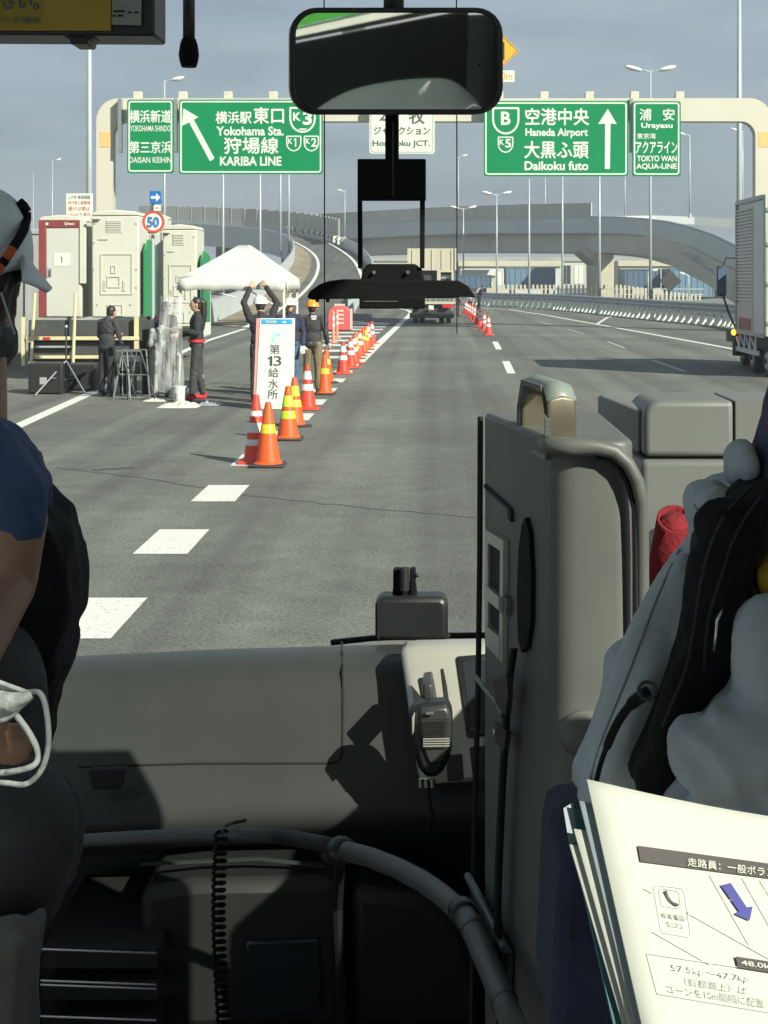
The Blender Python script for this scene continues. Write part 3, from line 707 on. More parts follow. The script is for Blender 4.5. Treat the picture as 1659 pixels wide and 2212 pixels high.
put(t,[('空港中央',1135,234,1272,270),('大黒ふ頭',1133,305,1271,342)],M['lwhite'],bold=.02); put(t,[('Haneda Airport',1135,277,1270,299),('Daikoku futo',1133,348,1271,368)],M['lwhite'],bold=.03)
MB().prism([P(u,v,SY-.009) for u,v in ((1313,235),(1332.5,268),(1319,267),(1317.5,365),(1306.5,365),(1307,267),(1292,268))],(0,.007,0)).build('arrow', M['lwhite'], t)
shield(t,1063,231.5,1122,290.5,M['lwhite'],4.2); put(t,[('B',1082,241,1103,270)],M['lwhite'],'route_number',.03)
shield(t,1075,295,1109,330,M['lwhite'],2.6); put(t,[('K',1079,301,1089,313),('5',1091,300,1104,319)],M['lwhite'],'route_number',.03)
t = sign('narrow green sign at the right end of the gantry reading Urayasu and Tokyo Wan Aqua-Line', 1366,218.5,1470.5,380.5, M['green'], M['lwhite'])
put(t,[('浦',1382,235,1407,260),('安',1432,235,1457,260),('東京湾',1376,288,1416,300),('アクアライン',1373,305,1463,331)],M['lwhite']); put(t,[('Urayasu',1385,265,1453,280)],M['lwhite'],bold=.03)
put(t,[('TOKYO WAN',1376,336,1462,349),('AQUA-LINE',1374,353,1462,367)],M['lwhite'],bold=.03)
# amber diamond on the gantry
wd = thing('warning_sign', 'amber diamond road sign with distance plate half hidden behind the mirror', 'road sign', (gp(1083,0).x,GY+.1,zt))
c = P(1083,110,GY-.05); s_ = px(37,GY)
def dia(k, y): return [c+Vector((0,y,s_*k)),c+Vector((s_*k,y,0)),c+Vector((0,y,-s_*k)),c+Vector((-s_*k,y,0))]
MB().prism(dia(1,0),(0,.05,0)).build('board', M['amber'], wd)
MB().ring(dia(.94,-.008),dia(.90,-.008),(0,.007,0)).build('edge_line', M['black'], wd)
MB().box(c.x+.05,c.x+.12,c.y-.010,c.y-.003,c.z-.34,c.z+.34).build('lane_symbol', M['black'], wd)
MB().box(c.x-.22,c.x-.15,c.y-.010,c.y-.003,c.z-.34,c.z+.34).build('lane_symbol', M['black'], wd)
a = P(1055,152,GY-.05); d = P(1111.5,177,GY-.05); MB().box(a.x,d.x,a.y,a.y+.04,d.z,a.z).build('distance_plate', M['white'], wd)
b = MB(); letter_px(b,'130m',1067,156,1107,173,GY-.058,.0); b.build('lettering', M['amber'], wd)
MB().box(c.x-.04,c.x+.04,GY,GY+.08,zt,c.z+.3).build('post', M['gantry'], wd)
# ================================================================== vehicles
def wheel(t, c, r, w, axis='X', rim=True):
    c = Vector(c); ax = Vector((1,0,0)) if axis == 'X' else Vector((0,1,0))
    b = MB(); b.tube([c-ax*w/2, c-ax*w*.42, c+ax*w*.42, c+ax*w/2],[r*.93,r,r,r*.93],20); o = b.build('wheel', M['rubber'], t, smooth=40)
    for s in (-1,1):
        MB().tube([c+ax*s*w*.5, c+ax*s*(w*.5+.02)],[r*.55,r*.5],16).build('rim', M['galv'], o)
        MB().tube([c+ax*s*(w*.5+.02), c+ax*s*(w*.5+.06)],[r*.2,r*.15],10).build('hub', M['chassis'], o)
    return o
# box truck on the right
TX, T0, T1 = 6.66, 30.05, 33.0
bt = thing('box_truck', 'aluminium box truck in the right lane, cut by the picture edge', 'truck', (7.7,31.5,0))
MB().box(TX+.02,TX+2.12,T0+.02,T1,.86,3.72).build('box_body', M['alu2'], bt)
MB().box(TX+.01,TX+2.13,T0-.03,T0+.02,.86,3.72).build('rear_door', M['cream'], bt)
for x in (TX+1.06,): MB().box(x-.01,x+.01,T0-.04,T0-.031,.95,3.6).build('door_gap', M['chassis'], bt)
for z in (1.1,1.9,2.7,3.4): MB().box(TX-.01,TX+.10,T0-.07,T0-.031,z,z+.07).build('hinge', M['signback'], bt)
yf = 31.22
for z in [1.55+.072*i for i in range(28)]:
    MB().box(TX-.012,TX+.018,yf+.03,T1-.06,z,z+.052).build('slat', M['alu'], bt, bevel=.006)
MB().box(TX-.008,TX+.018,yf+.03,T1-.06,.9,1.5).build('lower_panel', M['alu'], bt)
MB().box(TX-.014,TX-.009,yf+.2,T1-.3,.92,1.18).build('primer_patch', M['dirt_red'], bt)
MB().box(TX-.004,TX+.018,T0+.14,yf,.9,3.64).build('smooth_panel', M['alu2'], bt)
for (a0,a1,z0,z1) in ((T0-.03,T0+.12,.86,3.74),(T1-.06,T1+.02,.86,3.74)): MB().box(TX-.03,TX+.02,a0,a1,z0,z1).build('corner_post', M['signback'], bt, bevel=.02)
MB().box(TX-.03,TX+.02,T0+.12,T1-.06,3.66,3.75).build('top_rail', M['signback'], bt)
MB().box(TX-.03,TX+.02,T0+.12,T1-.06,.82,.90).build('bottom_rail', M['signback'], bt)
MB().box(TX+.2,TX+1.9,T0+.2,35.2,.55,.82).build('chassis', M['chassis'], bt)
sg = MB(); sg.box(TX+.02,TX+.06,30.9,33.2,.42,.52); sg.build('side_guard', M['alu2'], bt)
for yy in (31.2,31.75,32.3,32.85):
    MB().tube([(TX+.05,yy,.82),(TX+.04,yy,.5)],.03,6).build('guard_strut', M['alu2'], bt); MB().tube([(TX+.05,yy+.45,.78),(TX+.04,yy,.5)],.025,6).build('guard_strut', M['alu2'], bt)
MB().box(TX+.0,TX+.25,33.2,33.45,.3,.84).build('mud_flap', M['rubber'], bt)
wheel(bt,(TX+.28,32.0,.33),.33,.26); wheel(bt,(TX+.28,30.6,.33),.33,.26); wheel(bt,(TX+1.85,32.0,.33),.33,.26); wheel(bt,(TX+1.85,34.6,.33),.33,.24); wheel(bt,(TX+.6,34.7,.33),.33,.24)
cb = MB().prism([(TX+.48,33.25,.6),(TX+.48,35.25,.6),(TX+.48,35.25,1.5),(TX+.48,34.85,2.45),(TX+.48,33.25,2.5)],(1.5,0,0)); cab = cb.build('cab', M['alu2'], bt, bevel=.06)
MB().box(TX+.47,TX+.479,33.8,34.8,1.5,2.2).build('window', M['glassd'], cab)
c = P(1558,607,35.1); mi = MB().box(c.x-.10,c.x+.12,35.05,35.2,c.z-.36,c.z+.36).build('side_mirror', M['chassis'], bt, bevel=.05)
MB().box(c.x-.085,c.x+.105,35.03,35.049,c.z-.3,c.z+.30).build('mirror_glass', M['bluec2'], mi)
MB().tube([(c.x+.05,35.12,c.z+.36),(c.x+.12,35.12,c.z+.55),(TX+.6,35.1,c.z+.55)],.025,6).build('mirror_arm', M['chassis'], bt)
MB().tube([(c.x+.05,35.12,c.z-.36),(c.x+.2,35.12,c.z-.8),(TX+.5,35.1,c.z-1.3)],.025,6).build('mirror_arm', M['chassis'], bt)
MB().ell((TX-.03,33.15,.83),.06,.08,.07,10,8).build('marker_lamp', M['oranl'], bt, smooth=True)
# lorry with a cream container seen from behind
QY = 66.0
lx0, lx1 = P(880,0,QY).x, P(986,0,QY).x
lt = thing('container_lorry', 'lorry carrying a cream container, seen from behind on the road ahead', 'lorry', ((lx0+lx1)/2,QY,0))
MB().box(lx0,lx1,QY+.06,QY+6.0,2.38,3.36).build('container', M['cream'], lt)
for i in range(5):
    x = lx0+(lx1-lx0)*(i+.5)/5; MB().box(x-.012,x+.012,QY+.02,QY+.059,2.42,3.3).build('door_bar', M['girder'], lt)
for x in (lx0,lx1-.08): MB().box(x,x+.08,QY+.0,QY+.06,2.38,3.37).build('corner_post', M['cream'], lt)
MB().box(lx0+.1,lx1-.25,QY+.3,QY+5.8,1.15,2.38).build('rear_body', M['chassis'], lt)
MB().box(lx1-.22,lx1-.12,QY+.05,QY+.3,1.2,2.38).build('rear_frame', M['cream'], lt); MB().box(P(944,0,QY).x,P(952,0,QY).x,QY+.05,QY+.3,1.2,2.38).build('rear_frame', M['cream'], lt)
MB().box(P(944,0,QY).x,lx1-.12,QY+.04,QY+.29,2.30,2.38).build('rear_frame', M['cream'], lt)
MB().box(P(953,0,QY).x,P(975,0,QY).x,QY+.285,QY+.3,2.02,2.18).build('name_plate', M['galv'], lt)
MB().box(lx0+.05,lx1-.05,QY-.1,QY+.1,.88,.99).build('tail_bar', M['cream'], lt)
for x in (lx0+.12,lx1-.62): MB().box(x,x+.5,QY-.14,QY-.02,.72,.86).build('tail_lamp', M['redl'], lt)
MB().box(lx0+.1,lx1-.1,QY-.12,QY+.06,.26,.5).build('bumper', M['chassis'], lt, bevel=.03)
MB().box(lx0+.35,lx1-.35,QY+.1,QY+5.8,.5,.85).build('chassis', M['chassis'], lt)
MB().box(P(926,0,QY).x,P(937,0,QY).x,QY-.16,QY-.13,.62,.82).build('number_plate', M['white'], lt)
for x in (lx0+.35,lx0+.65,lx1-.35,lx1-.65): wheel(lt,(x,QY+1.2,.45),.45,.24)
MB().cyl((lx1-.35,QY-.05,.42),(lx1-.35,QY+.9,.42),.2,n=14).build('air_tank', M['chassis'], lt)
# flatbed lorry that carries the portable toilets
FY = 30.0
def fx(u, Y=FY): return (u-UC)*Y/F
M['bedpaint'] = mat('cream_yellow_paint', (.55,.50,.30), .55, var=.08, scale=3, dirt=.3)
M['beddark'] = mat('bed_underside', (.045,.05,.05), .7, var=.2)
ft = thing('flatbed_lorry', 'flatbed lorry with cream rails carrying portable toilets', 'lorry', (fx(180),FY+1,0))
bz0, bz1 = P(0,726,FY).z, P(0,692,FY).z
MB().box(fx(58),fx(328),FY+.3,FY+6.5,bz0-.15,bz0).build('bed', M['beddark'], ft)
MB().box(fx(58),fx(328),FY+.12,FY+.3,bz0-.1,bz1).build('headboard', M['beddark'], ft)
for (u0,u1,v0,v1) in ((56,300,727,735),(74,230,768,775)): MB().box(fx(u0),fx(u1),FY-.04,FY+.06,P(0,v1,FY).z,P(0,v0,FY).z).build('rail', M['bedpaint'], ft, bevel=.01)
MB().box(fx(76),fx(160),FY-.03,FY+.05,P(0,751,FY).z,P(0,747,FY).z).build('rail', M['galv'], ft)
for (u0,v0,u1,v1,w) in ((75,633,67,790,7),(163,633,157,810,7)):
    MB().tube([P(u0,v0,FY-.08),P(u1,v1,FY-.08)],px(w/2,FY),8).build('stake', M['bedpaint'], ft)
MB().box(fx(46),fx(53),FY,FY+.1,P(0,790,FY).z,P(0,685,FY).z).build('corner_post', M['bedpaint'], ft)
MB().box(fx(290),fx(298),FY-.02,FY+.1,P(0,760,FY).z,P(0,684,FY).z).build('corner_post', M['bedpaint'], ft)
MB().box(fx(58),fx(298),FY+.1,FY+.2,P(0,782,FY).z,P(0,740,FY).z).build('underbody', M['beddark'], ft)
MB().box(fx(94),fx(110),FY-.05,FY-.041,P(0,734,FY).z,P(0,728,FY).z).build('reflector', M['redl'], ft)
for xx in (90,260): 
    wheel(ft,(fx(xx),FY+1.6,.46),.46,.5); wheel(ft,(fx(xx),FY+5.3,.46),.46,.3)
MB().box(fx(60),fx(320),FY+6.6,FY+8.4,.5,2.5).build('cab', M['white'], ft, bevel=.1)
# ------------------------------------------------------------------ portable toilets
M['tl'] = mat('toilet_plastic', (.50,.50,.43), .5, var=.03, scale=2, dirt=.15)
M['tl2'] = mat('toilet_door', (.46,.46,.42), .5, var=.03, scale=2)
M['maroon'] = mat('maroon_frame', (.20,.035,.035), .5, var=.1)
M['tgreen'] = mat('green_panel', (.02,.20,.075), .5, var=.05)
def toilet(name, label, u0,u1,v0,v1,Y,kind,dep=1.15,group='portable toilets on the lorry'):
    a = P(u0,v0,Y); d = P(u1,v1,Y); x0,x1,z0,z1 = a.x,d.x,d.z,a.z; w=x1-x0; h=z1-z0
    t = thing('portable_toilet', label, 'portable toilet', ((x0+x1)/2,Y+dep/2,z0), group)
    def q(fu,fv): return x0+w*fu, z1-h*fv
    MB().box(x0,x1,Y,Y+dep,z0,z1-.10).build('body', M['tl'], t, bevel=.03)
    MB().prism([(x0-.02,Y-.02,z1-.10),(x1+.02,Y-.02,z1-.10),(x1-.06,Y-.02,z1-.02),((x0+x1)/2,Y-.02,z1+.02),(x0+.06,Y-.02,z1-.02)],(0,dep+.04,0)).build('roof', M['tl'], t, bevel=.02)
    if kind == 'front':
        for nm,(f0,f1,g0,g1) in (('door_post',(.0,.17,.05,1)),('door_head',(.17,.98,.05,.115))):
            MB().box(q(f0,0)[0],q(f1,0)[0],Y-.03,Y-.002,q(0,g1)[1],q(0,g0)[1]).build(nm, M['maroon'], t, bevel=.008)
        dd = MB().box(q(.18,0)[0],q(.97,0)[0],Y-.02,Y-.002,q(0,.99)[1],q(0,.125)[1]).build('door', M['tl2'], t, bevel=.01)
        MB().box(q(.19,0)[0],q(.31,0)[0],Y-.035,Y-.021,q(0,.60)[1],q(0,.51)[1]).build('handle_plate', M['galv'], dd)
        MB().box(q(.26,0)[0],q(.28,0)[0],Y-.06,Y-.036,q(0,.59)[1],q(0,.53)[1]).build('handle', M['chassis'], dd)
        pp = MB().box(q(.36,0)[0],q(.74,0)[0],Y-.026,Y-.021,q(0,.495)[1],q(0,.365)[1]).build('paper_notice', M['white'], dd)
        b = MB(); X0,Z0 = q(.52,.40); X1,Z1 = q(.56,.46); letter_quad(b,'1',[(X0,Y-.027,Z0),(X1,Y-.027,Z0),(X1,Y-.027,Z1),(X0,Y-.027,Z1)],.01,.002); b.build('lettering', M['black'], dd)
        X,Z = q(.20,.08); MB().cyl((X,Y-.03,Z),(X,Y-.036,Z),.03,n=12).build('round_badge', M['white'], t)
        X0,Z0 = q(.60,.065); X1,Z1 = q(.84,.095); b = MB(); letter_quad(b,'Qlean',[(X0,Y-.031,Z0),(X1,Y-.031,Z0),(X1,Y-.031,Z1),(X0,Y-.031,Z1)],.03,.003); b.build('lettering', M['white'], t)
        MB().box(x1-.03,x1+.10,Y-.05,Y+.02,z0+.7,z1-.1).build('side_trim', M['tl'], t, bevel=.01)
    else:
        vn = MB().box(q(.31,0)[0],q(.64,0)[0],Y-.012,Y-.002,q(0,.205)[1],q(0,.085)[1]).build('vent', M['tl'], t)
        for i in range(6):
            z = q(0,.10+.017*i)[1]; MB().obox((( q(.31,0)[0]+q(.64,0)[0])/2,Y-.02,z),w*.31,.016,.006,rx=R(35)).build('vent_slat', M['tl2'], vn)
        def emboss(f0,f1,g0,g1,nm='embossed_panel',th=.016):
            X0,Z0=q(f0,g0);X1,Z1=q(f1,g1); e=.025
            MB().ring([(X0,Y-.002,Z0),(X1,Y-.002,Z0),(X1,Y-.002,Z1),(X0,Y-.002,Z1)],[(X0+e,Y-.002,Z0-e),(X1-e,Y-.002,Z0-e),(X1-e,Y-.002,Z1+e),(X0+e,Y-.002,Z1+e)],(0,-th,0)).build(nm, M['tl'], t)
        emboss(.19,.87,.40,.785); emboss(.33,.67,.875,.985); emboss(.33,.61,.61,.72); emboss(.41,.52,.51,.585)
        emboss(.25,.31,.65,.75); emboss(.66,.72,.65,.75)
        for f,g_ in ((.06,.12),(.94,.12),(.05,.55),(.95,.55),(.12,.88),(.82,.88),(.95,.72),(.05,.3)):
            X,Z=q(f,g_); MB().cyl((X,Y-.012,Z),(X,Y,Z),.02,n=8).build('rivet', M['galv'], t)
        X,Z=q(.07,.075); MB().box(X-.08,X+.12,Y-.08,Y-.002,Z-.02,Z+.03).build('roof_bracket', M['tl'], t, bevel=.01)
        X0,Z0=q(.14,.265); X1,Z1=q(.34,.275); MB().box(X0,X1,Y-.014,Y-.002,Z1,Z0).build('maker_strip', M['galv'], t)
        # green striped door leaf standing off the right side
        gx = x1+.08
        MB().prism([(gx,Y+.06,z0+.02),(gx+.03,Y+dep-.12,z0+.02),(gx+.03,Y+dep-.12,z1-.70),(gx,Y+.45,z1-.58),(gx,Y+.06,z1-.80)],(.05,0,0)).build('door', M['tgreen'], t)
        for yy in (.42,.62): MB().box(gx-.01,gx-.001,Y+yy,Y+yy+.05,z0+.1,z1-.9).build('door_stripe', M['tl'], t)
    return t
toilet('portable_toilet','maroon framed portable toilet with pale door and paper notice',84,176,466,686,FY+.5,'front')
toilet('portable_toilet','largest cream portable toilet, seen from its embossed back',198,300,455,686,FY+.35,'back')
toilet('portable_toilet','smaller cream portable toilet behind the white tent',351,424,486,700,FY+3.6,'back',group='portable toilets on the lorry')
toilet('portable_toilet','maroon headed portable toilet between the two cream ones',318,352,462,700,FY+5.0,'front')
gb = P(14,494,FY+5); ge = P(88,690,FY+5)
bx = thing('grey_container', 'plain grey box standing at the far left behind the toilets', 'container', ((gb.x+ge.x)/2,FY+6,0))
MB().box(gb.x-1,ge.x,FY+5,FY+8,-.05,gb.z).build('body', M['concrete'], bx, bevel=.04)
MB().box(ge.x-.35,ge.x-.28,FY+4.93,FY+5,-.05,gb.z-.1).build('post', M['galv'], bx); MB().box(gb.x-1,ge.x,FY+4.96,FY+5,gb.z-.12,gb.z-.02).build('top_rail', M['galv'], bx)
# ================================================================== road signs at the left
sp = thing('sign_post', 'post carrying a blue arrow sign above a round 50 speed limit sign', 'road sign', (P(333,0,27.0).x,27.0,0))
c = P(333,0,27.0); MB().tube([(P(329,0,27.0).x,27.05,0),(P(329,0,27.0).x,27.05,P(0,413,27.0).z)],.030,10).build('post', M['pole'], sp)
a = P(323,412.5,26.95); d = P(349,440,26.95); MB().box(a.x,d.x,26.95,26.98,d.z,a.z).build('arrow_plate', M['blue'], sp, bevel=.008)
MB().prism([P(u,v,26.94) for u,v in ((326,423.5),(337,423.5),(337,417),(346.5,426.5),(337,436),(337,429.5),(326,429.5))],(0,.007,0)).build('arrow', M['lwhite'], sp)
a = P(332,443,26.95); d = P(347,455,26.95); MB().box(a.x,d.x,26.95,26.98,d.z,a.z).build('small_plate', M['white'], sp)
b = MB(); letter_px(b,'追越禁止',335,447.5,345,450.5,26.945,0); b.build('lettering', M['black'], sp)
cc = P(331.5,479,26.93); r_ = px(24,27.0)
MB().cyl(cc,cc+Vector((0,.03,0)),r_,n=32).build('speed_limit_disc', M['white'], sp)
ci = [cc+Vector((r_*math.cos(R(10*i)),-.006,r_*math.sin(R(10*i)))) for i in range(36)]; ch = [cc+Vector((r_*.78*math.cos(R(10*i)),-.006,r_*.78*math.sin(R(10*i)))) for i in range(36)]
MB().ring(ci,ch,(0,.005,0)).build('red_rim', M['redp'], sp)
b = MB(); letter_px(b,'50',318,468,344,491,26.92,.035); b.build('speed_figure', M['bluep'], sp)
a = P(319,500,26.95); d = P(343,507,26.95); MB().box(a.x,d.x,26.95,26.98,d.z,a.z).build('lower_plate', M['white'], sp)
nb = thing('notice_board', 'white notice board with red writing left of the gantry leg', 'notice board', (P(171,0,52).x,52,0))
a = P(142,418,52); d = P(200,497,52); MB().box(a.x,d.x,52,52.06,d.z,a.z).build('board', M['white'], nb, bevel=.02)
for u in (152,190): MB().tube([(P(u,0,52).x,52.1,0),(P(u,0,52).x,52.1,P(0,425,52).z)],.05,8).build('post', M['galv'], nb)
for body,u0,v0,u1,v1,m in (('この先 高速道路',147,422,195,430,M['dgrey']),('歩行者と軽車両',147,434,195,442,M['redp']),('通行は禁止',147,446,195,455,M['redp']),('125cc以下 原付',147,460,195,467,M['redp']),('首都高速',150,472,185,477,M['dgrey'])):
    b = MB(); letter_px(b,body,u0,v0,u1,v1,51.995,.0); b.build('lettering', m, nb)
# ================================================================== cones
M['cred'] = mat('cone_red', (.62,.045,.022), .45, var=.06, scale=8, dirt=.15, dcol=(.25,.05,.03))
M['corange'] = mat('cone_orange', (.66,.085,.012), .45, var=.06, scale=8, dirt=.15, dcol=(.25,.06,.03))
M['cwhite'] = mat('cone_white_band', (.58,.58,.56), .4, var=.08, scale=15)
M['cyellow'] = mat('cone_yellow_band', (.72,.50,.01), .4, var=.12, scale=30)
M['clime'] = mat('cone_lime_band', (.42,.62,.02), .4, var=.12, scale=30)
M['cbase'] = mat('cone_rubber_base', (.035,.03,.028), .8)
def cone(name, label, group, bodym, basem, bands, h=.70):
    t = thing(name, label, 'traffic cone', (0,0,0), group)
    rb, rt = .135, .032
    def rad(z): return rb+(rt-rb)*(z-.045)/(h-.045)
    MB().box(-.19,.19,-.19,.19,0,.035).build('base', basem, t, bevel=.018)
    MB().lathe([(.165,.03),(.150,.045),(rb,.06),(rad(h-.04),h-.04),(rt,h-.01),(rt*.6,h)],(0,0,0),24).build('cone_body', bodym, t, smooth=50)
    for z0,z1,m in bands: MB().lathe([(rad(z0)+.0005,z0),(rad(z0)+.004,z0+.004),(rad(z1)+.004,z1-.004),(rad(z1)+.0005,z1)],(0,0,0),24).build('band', m, t, smooth=50)
    return t
CG = 'cones along the wide dashed line'
white2 = [(.30,.40,M['cwhite']),(.47,.60,M['cwhite'])]
cone_w = cone('traffic_cone','red cone with white bands, behind and left of the front orange cone',CG,M['cred'],M['cred'],[(.20,.27,M['cwhite']),(.34,.45,M['cwhite']),(.52,.58,M['cwhite'])],.76)
cone_y = cone('traffic_cone','nearest orange cone with one yellow band and dark base',CG,M['corange'],M['cbase'],[(.36,.46,M['cyellow'])])
cone_l = cone('traffic_cone','orange cone with two lime bands in front of the board',CG,M['corange'],M['cbase'],[(.27,.37,M['clime']),(.42,.56,M['clime'])],.68)
cone_r = cone('traffic_cone','red cone with two white bands right of the white board',CG,M['cred'],M['cred'],white2)
def at(t, u, v): t.location = G(u, v); return t
at(cone_w,553,1000); at(cone_y,579,1007); at(cone_l,622,950); at(cone_r,664,885)
dup(cone_l, G(636,921), 'orange cone with lime bands half hidden behind another lime banded cone', rz=.5)
dup(cone_y, G(701,852), 'orange cone with yellow band standing beside the khaki trousers')
dup(cone_y, G(705,827), 'orange cone with yellow band behind the one at the khaki trousers', rz=.4)
dup(cone_r, G(741,808), 'red cone with white bands alone on the dashes past the orange helmet', rz=.2)
for (u,v,tp,lab) in ((757,795,cone_r,'red cone with white bands second from the lone one, row beyond the orange helmet'),(765,786,cone_r,'red cone with white bands in the middle of the far left row'),(768,776,cone_l,'orange cone with lime bands squeezed between far red cones'),(777,770,cone_r,'red cone with white bands ahead of the lime banded far cone'),(784,763,cone_y,'orange cone with yellow band in the far left row'),(790,756,cone_l,'orange cone with lime bands near the end of the far left row'),(795,750,cone_r,'red cone with white bands next to last of the far left row'),(803,743,cone_r,'last red cone of the left row, by the edge line')):
    dup(tp, G(u,v), lab, rz=random.uniform(0,1))
RC = [(1055,724),(1046,715),(1037,706),(1031,700),(1025,694),(1020,689),(1015,685),(1010,681),(1006,678)]
RL_ = ['nearest red cone of the right hand row beside the lane dashes','second red cone of the right hand row','third red cone of the right hand row','fourth red cone of the right hand row','fifth red cone of the right hand row','sixth red cone of the right hand row','seventh red cone of the right hand row','eighth red cone of the right hand row','furthest red cone of the right hand row beside the lorry']
for (u,v), lab in zip(RC, RL_): dup(cone_r, G(u,v), lab, rz=random.uniform(0,1), group='red cones on the right lane line')
# red water filled barrier and two salmon posts
M['bred'] = mat('barrier_red', (.60,.09,.085), .5, var=.06); M['bpink'] = mat('post_salmon', (.66,.24,.17), .5); M['bpale'] = mat('barrier_label', (.62,.42,.38), .5)
BY = 57.0; c0 = G(734,714.5)
rbx = thing('road_barrier', 'rounded red plastic road barrier at the start of the gore', 'barrier', c0)
o_ = [(-.46,.02),(.46,.02),(.46,.62),(.40,.80),(.28,.92),(.12,.97),(-.12,.97),(-.28,.92),(-.40,.80),(-.46,.62)]
MB().prism([c0+Vector((x,-.2,z)) for x,z in o_],(0,.42,0)).build('body', M['bred'], rbx, bevel=.04)
for i in range(4): MB().box(c0.x-.12,c0.x+.16,c0.y-.23,c0.y-.201,.26+.16*i,.34+.16*i).build('label_plate', M['bpale'], rbx)
MB().box(c0.x-.2,c0.x+.2,c0.y-.05,c0.y+.05,.96,1.04).build('filler_cap', M['bpale'], rbx)
MB().box(c0.x+.40,c0.x+.48,c0.y-.22,c0.y+.22,.05,.85).build('edge_strip', M['bpale'], rbx)
for (u,v,lab) in ((720,741,'front salmon rubber post before the red barrier'),(728,731,'rear salmon rubber post before the red barrier')):
    q = G(u,v); h = px(70 if u<725 else 60, q.y)
    t = thing('rubber_post', lab, 'delineator', q, 'salmon posts by the barrier')
    MB().lathe([(.14,0),(.14,.03),(.05,.05),(.045,h-.04),(.02,h)], q, 12).build('tube', M['bpink'], t, smooth=50)
    MB().lathe([(.049,h*.72),(.051,h*.82)], q, 12).build('band', M['cwhite'], t); MB().lathe([(.049,h*.5),(.051,h*.6)], q, 12).build('band', M['cwhite'], t)
# ================================================================== the tent
M['tent'] = mat('white_canvas', (.48,.495,.465), .8, var=.02, scale=2, bump=.5, bscale=3.0); M['tpole'] = mat('white_tube', (.6,.6,.54), .4)
TY0, TY1 = 24.9, 27.3
ex0, ex1 = (385-UC)*TY0/F, (617-UC)*TY0/F
tn = thing('event_tent', 'small white pop up tent with peaked roof at the roadside', 'tent', ((ex0+ex1)/2,(TY0+TY1)/2,0))
ze, zv, zp = 2.04, 1.83, 2.62
rx0, rx1 = ex0+.88, ex0+1.06; ym = (TY0+TY1)/2
def roof_pt(s, t):           # s across, t along depth, sagging canvas
    return None
def face(a, b, c, d, n=7, sag=.025):
    rows = []
    for i in range(n):
        f = i/(n-1); l = a.lerp(d,f); r = b.lerp(c,f); row = []
        for j in range(n):
            g_ = j/(n-1); q = l.lerp(r,g_); q.z -= sag*math.sin(math.pi*f)*(.4+.6*math.sin(math.pi*g_)); row.append(q)
        rows.append(row)
    return rows
A,B,C_,D = Vector((ex0,TY0,ze)),Vector((ex1,TY0,ze)),Vector((ex1,TY1,ze)),Vector((ex0,TY1,ze)); K0,K1 = Vector((rx0,ym-.2,zp)),Vector((rx1,ym-.2,zp)); K2,K3 = Vector((rx0,ym+.2,zp)),Vector((rx1,ym+.2,zp))
rf = MB()
for f4 in ((A,B,K1,K0),(B,C_,K3,K1),(C_,D,K2,K3),(D,A,K0,K2)): rf.grid(face(*f4))
rf.grid([[K0,K1],[K2,K3]])
o = rf.build('roof', M['tent'], tn, smooth=12, weld=True, angle=12); so = o.modifiers.new('t','SOLIDIFY'); so.thickness = .012
for nm,(p,q) in (('front',(A,B)),('r',(B,C_)),('b',(C_,D)),('l',(D,A))):
    n_ = 13; top = [p.lerp(q,i/(n_-1)) for i in range(n_)]; out_ = (q-p).normalized().cross(Vector((0,0,1)))
    bot = [t_+Vector((0,0,-.20-.015*math.sin(i*1.9)))+out_*(.02+.015*math.sin(i*2.3)) for i,t_ in enumerate(top)]
    mid = [(a_+b_)/2+out_*.01*math.sin(i*3.1) for i,(a_,b_) in enumerate(zip(top,bot))]
    o = MB().grid([top,mid,bot]).build('valance', M['tent'], tn, smooth=40, angle=40); so = o.modifiers.new('t','SOLIDIFY'); so.thickness = .01
for q in (A,B,C_,D):
    x = q.x+(.03 if q.x<(ex0+ex1)/2 else -.03); y_ = q.y+(.03 if q.y<ym else -.03)
    MB().box(x-.018,x+.018,y_-.018,y_+.018,0.0,ze-.02).build('leg', M['tpole'], tn); 
    MB().box(x-.05,x+.05,y_-.05,y_+.05,0.0,.012).build('foot_plate', M['galv'], tn)
for (a_,b_) in (((ex0+.05,TY0+.05,1.98),(ex0+.95,TY0+.05,1.72)),((ex0+.95,TY0+.05,1.98),(ex1-.05,TY0+.05,1.50)),((ex1-.04,TY0+.05,1.5),(ex1-.04,TY1-.05,2.0)),((ex1-.04,TY0+.05,2.0),(ex1-.04,TY1-.05,1.5)),((ex1-.04,TY0+.05,1.52),(ex0+1.3,TY0+.3,1.2))):
    MB().tube([a_,b_],.014,6).build('brace', M['tpole'], tn)
# ================================================================== the upright board
M['board_w'] = mat('board_white', (.62,.66,.60), .5, var=.02); M['board_hd'] = mat('board_header_blue', (.03,.30,.55), .5); M['board_ic'] = mat('board_icon_cyan', (.35,.62,.66), .5); M['board_ic2'] = mat('board_icon_pale', (.50,.62,.58), .5); M['board_tx'] = mat('board_text', (.055,.06,.07), .5); M['board_rd'] = mat('board_red_edge', (.62,.28,.24), .5)
BDY = 23.1
bd = thing('upright_board', 'tall white upright board with a blue header numbering the water station', 'sign board', G(597,885))
MB().prism([P(u,v,BDY) for u,v in ((561,688),(636,688),(633,884),(551,884))],(0,.12,0)).build('panel', M['board_w'], bd, bevel=.008)
MB().prism([P(u,v,BDY+.01) for u,v in ((554,688),(560.8,688),(550.8,884),(547,884))],(0,.10,0)).build('red_edge', M['board_rd'], bd)
MB().prism([P(u,v,BDY-.002) for u,v in ((565,689.5),(631,689.5),(631,700),(564.5,700))],(0,-.004,0)).build('header', M['board_hd'], bd)
b = MB(); letter_px(b,'YOKOHAMA',572,692,598,698,BDY-.008,.03); b.build('lettering', M['lwhite'], bd)
